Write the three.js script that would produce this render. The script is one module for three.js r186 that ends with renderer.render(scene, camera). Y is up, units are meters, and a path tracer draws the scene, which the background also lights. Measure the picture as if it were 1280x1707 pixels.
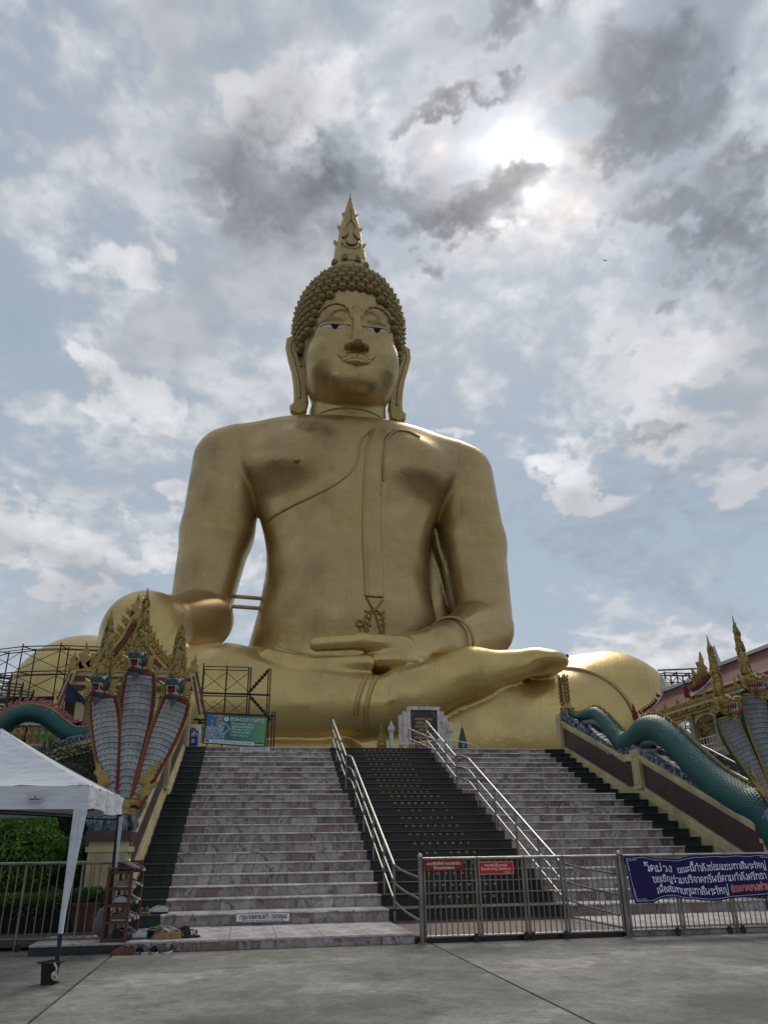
import * as THREE from 'three';
import { mergeGeometries } from 'three/addons/utils/BufferGeometryUtils.js';

// ---------------------------------------------------------------- camera, sky, sun, exposure
const scene = new THREE.Scene();
const camera = new THREE.PerspectiveCamera(66.98, 767 / 1024, 0.1, 4000);
camera.rotation.order = 'YXZ';
camera.position.set(-4.067, 1.2385, 12.2);
camera.rotation.set(0.40997, -0.17199, -0.01364);
const renderer = new THREE.WebGLRenderer({ antialias: true });
renderer.toneMapping = THREE.LinearToneMapping;
renderer.toneMappingExposure = 1.06;
renderer.shadowMap.enabled = true;
renderer.setSize(767, 1024);

const rad = Math.PI / 180;
const { sin, cos, abs, min, max, sqrt, hypot, PI, floor, exp } = Math;
const clamp = (x, a = 0, b = 1) => (x < a ? a : x > b ? b : x);
const mixf = (a, b, t) => a + (b - a) * t;
const sstep = (a, b, x) => { const t = clamp((x - a) / (b - a)); return t * t * (3 - 2 * t); };
function rng(seed) { let a = seed >>> 0; return () => { a = (a + 0x6d2b79f5) | 0; let t = Math.imul(a ^ (a >>> 15), 1 | a); t = (t + Math.imul(t ^ (t >>> 7), 61 | t)) ^ t; return ((t ^ (t >>> 14)) >>> 0) / 4294967296; }; }
function h3(x, y, z) { let h = Math.imul(x | 0, 374761393) + Math.imul(y | 0, 668265263) + Math.imul(z | 0, 2147483647 - 1274126177); h = Math.imul(h ^ (h >>> 13), 1274126177); h = Math.imul(h ^ (h >>> 15), 2246822519); return ((h ^ (h >>> 16)) >>> 0) / 4294967296; }
// value noise; with a period the pattern tiles
function vn(x, y, z = 0, per = 0) {
  let ix = floor(x), iy = floor(y); const iz = floor(z); const fx = x - ix, fy = y - iy, fz = z - iz;
  const u = fx * fx * fx * (fx * (fx * 6 - 15) + 10), v = fy * fy * fy * (fy * (fy * 6 - 15) + 10), w = fz * fz * (3 - 2 * fz);
  const m = (a) => (per ? ((a % per) + per) % per : a);
  const x0 = m(ix), x1 = m(ix + 1), y0 = m(iy), y1 = m(iy + 1);
  const a = mixf(mixf(h3(x0, y0, iz), h3(x1, y0, iz), u), mixf(h3(x0, y1, iz), h3(x1, y1, iz), u), v);
  if (fz === 0) return a;
  const b = mixf(mixf(h3(x0, y0, iz + 1), h3(x1, y0, iz + 1), u), mixf(h3(x0, y1, iz + 1), h3(x1, y1, iz + 1), u), v);
  return mixf(a, b, w);
}
function fbm(x, y, z = 0, oct = 5, per = 0, gain = 0.5) { let s = 0, a = 1, n = 0; for (let i = 0; i < oct; i++) { s += a * vn(x, y, z === 0 ? 0 : z + i * 7.3, per); n += a; a *= gain; x *= 2; y *= 2; per *= 2; } return s / n; }

function dirOf(az, el) { return new THREE.Vector3(sin(az * rad) * cos(el * rad), sin(el * rad), -cos(az * rad) * cos(el * rad)); }
const SUN = dirOf(22.5, 46.8);
const sun = new THREE.DirectionalLight(0xfff1dc, 1.2);
sun.position.copy(SUN).multiplyScalar(300).add(new THREE.Vector3(0, 0, -40));
sun.target.position.set(0, 0, -40);
sun.castShadow = true; sun.shadow.radius = 42;
Object.assign(sun.shadow.camera, { left: -90, right: 90, top: 90, bottom: -90, near: 1, far: 700 });
sun.shadow.mapSize.set(2048, 2048);
scene.add(sun, sun.target);

(function buildSky() {
  const W = 4096, H = W / 2, data = new Float32Array(W * H * 4);
  // broad masses of cloud: azimuth, elevation, half width, half height (degrees), thickness
  const grey = [[.2, 47.2, 4.6, 2.9, 1.25], [2.5, 46, 2.4, 1.6, .6], [19.3, 43.7, 2.6, 1.5, 1.5], [22.6, 44.5, 1.7, .7, 1.0], [15.6, 43.0, 2.2, 1.1, 1.0], [36.8, 50.2, 2.3, 2.2, 1.25], [34.5, 47.6, 1.6, 1.3, .8], [38.8, 46.0, 2.2, 1.4, 1.0], [40.2, 38.6, 2.4, 2.2, 1.3], [36, 41.0, 2.0, 1.6, .8], [24.6, 55.2, 2.0, 1.5, .9], [19.6, 50.3, 1.2, .55, 1.2], [16.8, 50.9, 1.2, .7, .6], [43.4, 42.4, 1.8, 1.5, .9], [33.2, 45.4, 2.4, 1.4, .9], [29.5, 48.5, 1.6, 1.6, .6], [31, 27.9, 2.6, .6, .55], [35, 36.4, 1.6, .7, .6], [24.1, 25.0, .9, .5, .55], [11, 45, 2.2, 2.6, .6], [48, 53, 4, 2.4, .5]];
  const white = [[-11, 30.2, 2.9, 1.3, 1.1], [-14.2, 32.2, 1.0, .8, .9], [-8.2, 29.0, 2, .8, .7], [24.2, 25.0, 1.7, 1.5, 1.4], [25.6, 23.0, 2.6, .8, 1.1], [-15, 19.4, 5, 1.1, 1.2], [-20, 20.8, 3, 1.4, 1.0], [-7.6, 22.9, 2.3, .7, 1.2], [15.2, 30, 2.2, .9, 1.1], [32, 27.6, 4.2, 1.7, .95], [-4, 19.0, 5, 1.0, .8], [31, 11.5, 7, 1.8, 1.1], [-12, 39, 4, 2.0, .7], [4, 52, 5, 2.6, .75], [38, 23, 5, 1.6, .8], [11, 25, 2, .6, .5], [-13, 16.2, 4, .8, .9], [36, 32, 4, 2, .6], [-6, 50, 3, 2, .6]];
  const prep = (l) => l.map(([az, el, w, h, k]) => { const c = dirOf(az, el), r = new THREE.Vector3(cos(az * rad), 0, sin(az * rad)), u = new THREE.Vector3().crossVectors(r, c).normalize(); if (u.y < 0) u.negate(); return { c, r, u, w: w * rad, h: h * rad, k }; });
  const G = prep(grey), Wt = prep(white);
  const blob = (L, x, y, z, ox, oy) => { let s = 0; for (const b of L) { const d = x * b.c.x + y * b.c.y + z * b.c.z; if (d < 0.9) continue; const p = (x * b.r.x + y * b.r.y + z * b.r.z + ox) / b.w, q = (x * b.u.x + y * b.u.y + z * b.u.z + oy) / b.h; const e = p * p + q * q; if (e < 9) s += b.k * exp(-e * 0.8); } return s; };
  for (let row = 0; row < H; row++) {
    const up = ((row + .5) / H - .5) * PI, y = sin(up);
    for (let col = 0; col < W; col++) {
      const i = (row * W + col) * 4, ro = ((col + .5) / W - .5) * 2 * PI, x = cos(ro) * cos(up), z = sin(ro) * cos(up);
      let R, Gn, B;
      if (y <= 0) { R = .33; Gn = .35; B = .37; }
      else {
        const k = 1 / (y + .28), px = x * k, pz = z * k;
        const w1 = fbm(px * 3.1 + 11, pz * 3.1 + 5, 0, 4) - .5, w2 = fbm(px * 3.1 + 47, pz * 3.1 + 23, 0, 4) - .5;
        const n = fbm(px * 4.4 + w1 * .8 + 3, pz * 4.4 + w2 * .8 + 9, 0, 8, 0, .57);          // cloud texture
        const big = fbm(px * 1.5 + 31 + w2 * .5, pz * 1.5 + 17, 0, 4);                           // large masses
        const fine = fbm(px * 14 + w2 * 1.2 + 71, pz * 14 + w1 * 1.2 + 3, 0, 5, 0, .55);
        const cs = x * SUN.x + y * SUN.y + z * SUN.z, ang = Math.acos(clamp(cs, -1, 1)) / rad;
        const glow = exp(-ang * ang / 11), halo = exp(-ang / 13);
        const f2 = fbm(px * 38 + w1 * 1.5, pz * 38 + w2 * 1.5, 0, 5, 0, .6) - .5;
        let bil = 0; { let q = 9, am = .5; for (let o = 0; o < 5; o++) { bil += am * abs(2 * vn(px * q + w1 * 3 + o * 17, pz * q + w2 * 3 + 41) - 1); q *= 2.1; am *= .52; } } bil = bil - .36;   // rounded heads of cumulus
        const N = clamp((n - .5) * 2.3 + .5, -.2, 1.2), F = clamp((fine - .5) * 2.4 + .5, -.2, 1.2);
        const ox = w1 * .08 + (fine - .5) * .14 + f2 * .08, oy = w2 * .06 + (n - .5) * .08 + bil * .04 + f2 * .06;
        const gb = blob(G, x, y, z, ox, oy), wb = blob(Wt, x, y, z, (fine - .5) * .06 + bil * .05, w2 * .05 + bil * .06 + f2 * .02);
        // clear sky, paler to the horizon
        const t = clamp(y / .85);
        R = mixf(.50, .225, t ** .75); Gn = mixf(.59, .30, t ** .75); B = mixf(.68, .395, t ** .75);
        // thin veil of high cloud, then broken white cloud
        const vk = .35 + .45 * sstep(.25, .6, y), veil = clamp(.58 + 1.2 * (big - .45) + .40 * (N - .5) + .25 * (F - .5) + .45 * halo);
        R = mixf(R, .40, veil * vk); Gn = mixf(Gn, .445, veil * vk); B = mixf(B, .515, veil * vk);
        const dens = .34 * N + .5 * big + .24 * F + f2 * .28 - bil * .14 + .05 * halo;
        const wc = clamp(sstep(.44, .80, dens) * .8 * (.45 + .55 * sstep(.1, .5, y)) + sstep(.30, .62, wb * (.75 + .5 * F) - bil * .35 + f2 * .25) * .9);
        const lum = .56 + .15 * (F - .5) + .30 * f2 + .16 * halo + .07 * clamp(wb) - .12 * sstep(.75, 1.05, dens) - bil * .12;
        R = mixf(R, lum * 1.0, wc * .9); Gn = mixf(Gn, lum * 1.02, wc * .9); B = mixf(B, lum * 1.06, wc * .9);
        // brightness round the veiled sun, with a faint warm fringe
        const gl = .17 * halo + 1.5 * glow * (.30 + .45 * N + .45 * F), fr = exp(-(((ang - 4.6) / 1.8) ** 2)) * (.3 + F);
        R += gl * 1.04 + .15 * fr; Gn += gl * 1.0 + .075 * fr; B += gl * .95 + .02 * fr;
        // grey cloud that the light does not get through
        const far = sstep(.54, .70, fbm(px * 2.3 + w1 + 90, pz * 2.3 + w2 + 40, 0, 4)) * .3;
        const gs = (gb + far) * (.40 + .60 * N + .60 * F) + f2 * .55, gc = .5 * sstep(.0, .65, gs) + .5 * sstep(.2, 1.4, gs);
        const gd = .138 + .09 * F + .16 * f2 + .05 * (1 - clamp(gb));
        R = mixf(R, gd * .97 + .06 * glow, gc * .86); Gn = mixf(Gn, gd * 1.03 + .06 * glow, gc * .86); B = mixf(B, gd * 1.15 + .05 * glow, gc * .86);
      }
      data[i] = R; data[i + 1] = Gn; data[i + 2] = B; data[i + 3] = 1;
    }
  }
  const tex = new THREE.DataTexture(data, W, H, THREE.RGBAFormat, THREE.FloatType);
  tex.mapping = THREE.EquirectangularReflectionMapping; tex.magFilter = tex.minFilter = THREE.LinearFilter; tex.needsUpdate = true;
  scene.background = tex; scene.environment = tex;
})();

// ---------------------------------------------------------------- helpers
const V = (x, y, z) => new THREE.Vector3(x, y, z);
const used = {};
function numbered(n) { used[n] = (used[n] ?? -1) + 1; return used[n] ? n + '_' + String(used[n]).padStart(3, '0') : n; }
function thing(name, label, category, [x, y, z] = [0, 0, 0], turn = 0, group) {
  const o = new THREE.Group(); o.name = numbered(name); o.position.set(x, y, z); o.rotation.y = turn; o.userData = { label, category };
  if (group) o.userData.group = group; scene.add(o); return o;
}
function part(parent, name, geo, mat, label) { const m = new THREE.Mesh(geo, mat); m.name = name; m.castShadow = m.receiveShadow = true; if (label) m.userData.label = label; parent.add(m); return m; }
function stuffPart(parent, name, geo, mat) { const m = part(parent, name, geo, mat); m.userData.kind = 'stuff'; return m; }
function struct(name, geo, mat) { const m = new THREE.Mesh(geo, mat); m.name = name; m.castShadow = m.receiveShadow = true; m.userData = { kind: 'structure' }; scene.add(m); return m; }
function solo(name, geo, mat, label, category, group) { const m = new THREE.Mesh(geo, mat); m.name = numbered(name); m.castShadow = m.receiveShadow = true; m.userData = { label, category }; if (group) m.userData.group = group; scene.add(m); return m; }
function copyOf(o, name, label, [x, y, z], turn = 0) { const c = o.clone(); c.name = numbered(name); c.position.set(x, y, z); c.rotation.y = turn; c.userData = { ...o.userData, label }; scene.add(c); return c; }
function mg(list) {
  return mergeGeometries(list.flat(4).map((g) => { const q = g.index ? g.toNonIndexed() : g; for (const k of Object.keys(q.attributes)) if (!['position', 'normal', 'uv'].includes(k)) q.deleteAttribute(k); q.morphAttributes = {}; if (!q.attributes.uv) q.setAttribute('uv', new THREE.BufferAttribute(new Float32Array(q.attributes.position.count * 2), 2)); if (!q.attributes.normal) q.computeVertexNormals(); q.clearGroups(); return q; }));
}
// texture coordinates in metres, laid on by the direction each face looks
function uvm(g, s = 1, ou = 0, ov = 0) {
  const q = g.index ? g.toNonIndexed() : g, p = q.attributes.position, n = p.count, uv = new Float32Array(n * 2), a = V(), b = V(), c = V();
  for (let i = 0; i < n; i += 3) {
    a.fromBufferAttribute(p, i); b.fromBufferAttribute(p, i + 1); c.fromBufferAttribute(p, i + 2);
    const nn = b.clone().sub(a).cross(c.clone().sub(a)), X = abs(nn.x), Y = abs(nn.y), Z = abs(nn.z);
    for (let k = 0; k < 3; k++) { const v = [a, b, c][k]; let u, w; if (Y >= X && Y >= Z) { u = v.x; w = -v.z; } else if (X > Z) { u = v.z; w = v.y; } else { u = v.x; w = v.y; } uv[(i + k) * 2] = u / s + ou; uv[(i + k) * 2 + 1] = w / s + ov; }
  }
  q.setAttribute('uv', new THREE.BufferAttribute(uv, 2)); return q;
}
function bx(w, h, d, x = 0, y = 0, z = 0, rx = 0, ry = 0, rz = 0) { const g = new THREE.BoxGeometry(w, h, d); if (rx || ry || rz) g.applyMatrix4(new THREE.Matrix4().makeRotationFromEuler(new THREE.Euler(rx, ry, rz))); return g.translate(x, y, z); }
// a box with a small chamfer on its long edges (profile in x,y extruded along z), centred
function cbx(w, h, d, c, x = 0, y = 0, z = 0) { const s = new THREE.Shape(); const a = w / 2 - c, b = h / 2 - c; s.moveTo(-a, -b - c); s.lineTo(a, -b - c); s.lineTo(a + c, -b); s.lineTo(a + c, b); s.lineTo(a, b + c); s.lineTo(-a, b + c); s.lineTo(-a - c, b); s.lineTo(-a - c, -b); s.closePath(); return new THREE.ExtrudeGeometry(s, { depth: d - 2 * c, bevelEnabled: true, bevelThickness: c, bevelSize: 0.0001, bevelSegments: 1 }).translate(x, y, z - d / 2 + c); }
function rod(a, b, r, seg = 8, r2 = r) { const A = Array.isArray(a) ? V(...a) : a, B = Array.isArray(b) ? V(...b) : b, d = B.clone().sub(A), g = new THREE.CylinderGeometry(r2, r, d.length(), seg); g.applyQuaternion(new THREE.Quaternion().setFromUnitVectors(V(0, 1, 0), d.clone().normalize())); return g.translate((A.x + B.x) / 2, (A.y + B.y) / 2, (A.z + B.z) / 2); }
function pipe(pts, r, seg = 24, rs = 8, closed = false) { return new THREE.TubeGeometry(new THREE.CatmullRomCurve3(pts.map((p) => (Array.isArray(p) ? V(...p) : p)), closed, 'centripetal'), seg, r, rs, closed); }
function ball(r, x, y, z, sx = 1, sy = 1, sz = 1, a = 12, b = 8) { return new THREE.SphereGeometry(r, a, b).scale(sx, sy, sz).translate(x, y, z); }
function turned(prof, seg = 16) { return new THREE.LatheGeometry(prof.map(([r, y]) => new THREE.Vector2(max(r, 0.0005), y)), seg); }
function extr(pts, depth, bevel = 0, x = 0, y = 0, z = 0, smooth = false) {
  const s = new THREE.Shape(); if (smooth) { s.moveTo(...pts[0]); s.splineThru(pts.slice(1).concat([pts[0]]).map((p) => new THREE.Vector2(...p))); } else { s.moveTo(...pts[0]); for (const p of pts.slice(1)) s.lineTo(...p); s.closePath(); }
  return new THREE.ExtrudeGeometry(s, { depth, bevelEnabled: bevel > 0, bevelThickness: bevel, bevelSize: bevel, bevelSegments: 2, curveSegments: 6 }).translate(x, y, z - depth / 2);
}
// a tube of varying elliptical section along a path; frames(t) gives side and up axes
function loft(path, radius, seg = 60, rs = 14, flat = () => 1, upHint = V(1, 0, 0)) {
  const curve = new THREE.CatmullRomCurve3(path.map((p) => V(...p)), false, 'centripetal'), pos = [], uv = [], idx = []; const L = curve.getLength();
  for (let i = 0; i <= seg; i++) {
    const t = i / seg, c = curve.getPointAt(t), tg = curve.getTangentAt(t), s = upHint.clone().addScaledVector(tg, -upHint.dot(tg)).normalize(), n = V().crossVectors(tg, s), r = radius(t), f = flat(t);
    for (let j = 0; j <= rs; j++) { const a = (j / rs) * 2 * PI, p = c.clone().addScaledVector(s, cos(a) * r).addScaledVector(n, sin(a) * r * f); pos.push(p.x, p.y, p.z); uv.push((j / rs) * 2 * PI * r, t * L); }
  }
  for (let i = 0; i < seg; i++) for (let j = 0; j < rs; j++) { const a = i * (rs + 1) + j, b = a + rs + 1; idx.push(a, a + 1, b, b, a + 1, b + 1); }
  const g = new THREE.BufferGeometry(); g.setAttribute('position', new THREE.Float32BufferAttribute(pos, 3)); g.setAttribute('uv', new THREE.Float32BufferAttribute(uv, 2)); g.setIndex(idx); g.computeVertexNormals();
  // sew the normals of the seam
  const nn = g.attributes.normal; for (let i = 0; i <= seg; i++) { const a = i * (rs + 1), b = a + rs; const x = nn.getX(a) + nn.getX(b), y = nn.getY(a) + nn.getY(b), z = nn.getZ(a) + nn.getZ(b), l = hypot(x, y, z) || 1; nn.setXYZ(a, x / l, y / l, z / l); nn.setXYZ(b, x / l, y / l, z / l); }
  return g;
}
function tex(w, h, fn, srgb = true) {
  const d = new Uint8Array(w * h * 4);
  for (let j = 0; j < h; j++) for (let i = 0; i < w; i++) { const c = fn(i / w, j / h), k = (j * w + i) * 4; for (let q = 0; q < 3; q++) { const v = clamp(typeof c === 'number' ? c : c[q]); d[k + q] = 255 * (srgb ? (v <= .0031308 ? v * 12.92 : 1.055 * v ** (1 / 2.4) - .055) : v); } d[k + 3] = 255; }
  const t = new THREE.DataTexture(d, w, h); t.wrapS = t.wrapT = THREE.RepeatWrapping; t.magFilter = THREE.LinearFilter; t.minFilter = THREE.LinearMipmapLinearFilter; t.generateMipmaps = true; t.anisotropy = 8; if (srgb) t.colorSpace = THREE.SRGBColorSpace; t.needsUpdate = true; return t;
}
function std(c, roughness = .6, metalness = 0, o = {}) { const m = new THREE.MeshStandardMaterial({ roughness, metalness, ...o }); m.color.setRGB(...c); return m; }
// ---------------------------------------------------------------- materials
const grime = tex(512, 512, (u, v) => { const a = fbm(u * 6, v * 6, 0, 6, 6), b = fbm(u * 30, v * 4, 0, 4, 2); return .62 + .5 * (a - .35) + .1 * (b - .5); });
const grimeN = tex(512, 512, (u, v) => fbm(u * 16, v * 16, 0, 5, 16), false);
const goldMap = tex(1024, 1024, (u, v) => {
  const a = fbm(u * 5, v * 5, 0, 6, 5), st = fbm(u * 3, v * 60, 0, 4, 0), band = fbm(u * 2, v * 17, 0, 3, 0), spot = sstep(.73, .8, fbm(u * 40 + 9, v * 40, 0, 3, 40));
  const seamY = sstep(.012, 0, abs(((v * 9 + .15 * fbm(u * 3, 2.5, 0, 2, 3)) % 1) - .5)) * sstep(.35, .6, fbm(u * 6 + 3, v * 18, 0, 2, 6)), rain = sstep(.6, .85, fbm(u * 46, v * 3 + 4, 0, 4, 46)) * sstep(.4, .65, fbm(u * 5 + 2, v * 5, 0, 3, 5)); const k = .86 + .34 * (a - .45) + .05 * (st - .5) + .10 * (band - .5) - .10 * spot - .22 * seamY - .14 * rain, dull = sstep(.48, .72, fbm(u * 4 + 6, v * 4, 0, 5, 4)); return [k * (1 - .05 * dull), k * (.985 - .075 * dull), k * (.96 - .2 * (a - .45) - .09 * dull)];
});
const goldRough = tex(512, 512, (u, v) => .46 + .85 * (fbm(u * 7, v * 7, 0, 5, 7) - .5) * .7 + .06 * (fbm(u * 4, v * 40, 0, 3) - .5), false);
const goldBump = tex(1024, 1024, (u, v) => .5 * fbm(u * 8, v * 8, 0, 4, 8) + .08 * fbm(u * 5, v * 30, 0, 4, 0) + .2 * fbm(u * 64, v * 64, 0, 2, 64), false);
const M = {
  gold: std([.56, .425, .195], .78, .76, { map: goldMap, roughnessMap: goldRough, bumpMap: goldBump, bumpScale: .035 }),
  goldDark: std([.30, .20, .06], .5, .55),
  goldLeaf: std([.50, .345, .11], .42, .7, { map: grime, bumpMap: grimeN, bumpScale: .01 }),
  goldScale: std([.50, .34, .09], .5, .45, { map: grime }),
  curl: std([.40, .285, .105], .5, .5, { map: grime }),
  eyeWhite: std([.62, .61, .58], .9), pupil: std([.006, .006, .007], .9, 0, { envMapIntensity: 1 }),
  cream: std([.66, .55, .30], .6, 0, { map: grime, bumpMap: grimeN, bumpScale: .004 }),
  creamPale: std([.66, .60, .47], .65, 0, { map: grime }),
  white: std([.72, .72, .70], .55, 0, { map: grime }),
  steel: std([.50, .49, .47], .34, 1, { map: grime }), steelDull: std([.36, .34, .29], .36, .9, { map: grime }),
  blackSteel: std([.03, .032, .035], .45, .5), rust: std([.075, .054, .04], .7, .3, { map: grime }),
  red: std([.20, .014, .017], .5), teal: null, wave: null,
  wood: std([.17, .062, .028], .6, 0, { map: grime, bumpMap: grimeN, bumpScale: .003 }),
  navy: std([.012, .016, .06], .8), yellow: std([.62, .42, .05], .7), greenCloth: std([.02, .16, .08], .85),
  rubber: std([.018, .018, .018], .7), soil: std([.05, .038, .028], .95),
  terracotta: std([.13, .058, .035], .75, 0, { map: grime }),
};
const veins = (seed, pink, dark) => tex(512, 256, (u, v) => {
  const wx = fbm(u * 4 + seed, v * 2 + seed, 0, 5) - .5, wy = fbm(u * 4 + seed * 2, v * 2 + 9, 0, 5) - .5;
  const s = u * 2.2 + v * 1.1 + wx * 1.5, l1 = abs(((s * 2.0 + wy * 2.2) % 1 + 1) % 1 - .5), l2 = abs((((u * 1.6 - v * 1.5 + wy * 1.6) * 3.0) % 1 + 1) % 1 - .5);
  const m1 = sstep(.12, .02, l1) * sstep(.35, .7, fbm(u * 9 + seed, v * 5, 0, 3)), m2 = sstep(.08, .0, l2) * .7, cloud = fbm(u * 5 + seed * 3, v * 3, 0, 5), p = clamp(sstep(.48, .60, fbm(u * 7 + seed * 5, v * 4 + 3, 0, 4)) * pink);
  const b = .300 + .34 * (cloud - .45), m = .88 * max(m1, m2), base = [b * 1.05, b * .94, b * .875], vein = [.085, .045, .04], stain = [.20, .105, .088];
  return base.map((q, i) => mixf(mixf(q, stain[i], p * .75), vein[i], m) * (1 - .5 * dark));
});
const marbleMats = [[3, .6, 0], [11, 1, 0], [23, .4, 0], [31, 1.2, .1], [43, .8, 0], [57, 1.1, .6]].map(([s, p, d], i) => std([1.18, 1.0, 1.32, .9, 1.12, 1][i] === undefined ? [1, 1, 1] : Array(3).fill([1.18, 1.0, 1.32, .9, 1.12, 1][i]), .32, 0, { map: veins(s, p, d) }));
const treadMat = std([1.62, 1.70, 1.78], .38, 0, { map: veins(71, 0, 0) });
const granite = (c, seed) => tex(512, 512, (u, v) => { const n = fbm(u * 90, v * 90, 0, 2, 90), m = fbm(u * 6 + seed, v * 6, 0, 4), w = sstep(.72, .8, n); return c.map((x) => x * (.55 + .9 * m) + w * .05 + (n - .5) * x); });
M.blackStone = std([1, 1, 1], .34, 0, { map: granite([.019, .0135, .0125], 4) });
M.greenStone = std([1, 1, 1], .3, 0, { map: granite([.017, .028, .026], 9) });
M.redStone = std([1, 1, 1], .42, 0, { map: granite([.062, .033, .03], 14) });
M.floorStone = std([1, 1, 1], .42, 0, { map: granite([.15, .105, .105], 19) });
const scaleTex = (c, c2) => tex(256, 256, (u, v) => { const r = v * 8, i = floor(r), x = (u * 8 + (i % 2) * .5) % 1 - .5, y = r - i; const d = hypot(x * 1.0, (y - .9) * .75); const e = sstep(.62, .42, d); return c.map((q, k) => mixf(c2[k], q * (.75 + .5 * (1 - y)), e)); });
const scaleBump = tex(256, 256, (u, v) => { const r = v * 8, i = floor(r), x = (u * 8 + (i % 2) * .5) % 1 - .5, y = r - i; return clamp(1 - hypot(x, (y - .9) * .75) * 1.5); }, false);
const rep = (t, a, b) => { const c = t.clone(); c.repeat.set(a, b); c.needsUpdate = true; return c; };
M.teal = std([1, 1, 1], .38, .12, { map: rep(scaleTex([.012, .10, .092], [.006, .048, .044]), 1.9, 1.9), bumpMap: rep(scaleBump, 1.9, 1.9), bumpScale: .012 });
M.goldScales = std([1, 1, 1], .45, .4, { map: rep(scaleTex([.44, .31, .11], [.09, .055, .02]), 3, 3), bumpMap: rep(scaleBump, 3, 3), bumpScale: .012 });
M.belly = std([.43, .45, .44], .5, .1, { map: grime });
M.wave = std([.22, .27, .33], .45, .15, { map: grime });
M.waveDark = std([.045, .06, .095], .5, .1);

// ---------------------------------------------------------------- giant seated statue: a distance field turned into a surface
const SX = 5.6, SZ = -67;
function cap(p, a, b, ra, rb) { const bx_ = b[0] - a[0], by = b[1] - a[1], bz = b[2] - a[2], px = p[0] - a[0], py = p[1] - a[1], pz = p[2] - a[2], t = clamp((px * bx_ + py * by + pz * bz) / (bx_ * bx_ + by * by + bz * bz)); return hypot(px - bx_ * t, py - by * t, pz - bz * t) - (ra + (rb - ra) * t); }
function ell(p, c, r) { const x = p[0] - c[0], y = p[1] - c[1], z = p[2] - c[2], k0 = hypot(x / r[0], y / r[1], z / r[2]), k1 = hypot(x / (r[0] * r[0]), y / (r[1] * r[1]), z / (r[2] * r[2])); return k1 < 1e-6 ? -min(r[0], r[1], r[2]) : (k0 * (k0 - 1)) / k1; }
function smin(a, b, k) { const h = max(k - abs(a - b), 0) / k; return min(a, b) - h * h * k * .25; }
function smax(a, b, k) { return -smin(-a, -b, k); }
const PROF = [[3, 12.5, 8, -1], [8, 12, 8, -1], [14, 11.3, 7.4, 0], [20, 10.2, 6.6, 0], [25, 9.2, 5.9, .2], [30, 8.8, 5.4, .3], [34, 9.6, 5.35, .3], [38, 11.2, 5.4, 0], [42, 12.2, 5.3, -.5], [45, 11.2, 4.9, -.8], [47.2, 8.2, 4.3, -1.0], [49.5, 4.2, 3.2, -1.2]];
function torso(p) {
  const y = clamp(p[1], 3, 49.4); let i = 0; while (i < PROF.length - 2 && PROF[i + 1][0] < y) i++;
  const A = PROF[i], B = PROF[i + 1], P0 = PROF[max(i - 1, 0)], P3 = PROF[min(i + 2, PROF.length - 1)], t = (y - A[0]) / (B[0] - A[0]);
  const f = (k) => { const m0 = ((B[k] - P0[k]) / (B[0] - P0[0] || 1)) * (B[0] - A[0]), m1 = ((P3[k] - A[k]) / (P3[0] - A[0] || 1)) * (B[0] - A[0]), t2 = t * t, t3 = t2 * t; return (2 * t3 - 3 * t2 + 1) * A[k] + (t3 - 2 * t2 + t) * m0 + (-2 * t3 + 3 * t2) * B[k] + (t3 - t2) * m1; };
  const a = f(1), b = f(2), x = p[0], z = p[2] - f(3), k0 = hypot(x / a, z / b), k1 = hypot(x / (a * a), z / (b * b));
  return smax(k1 < 1e-6 ? -b : (k0 * (k0 - 1)) / k1, p[1] - 47.0 - .25 * (p[2] + 1.5) * 0, 1.6) * .85;
}
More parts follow.
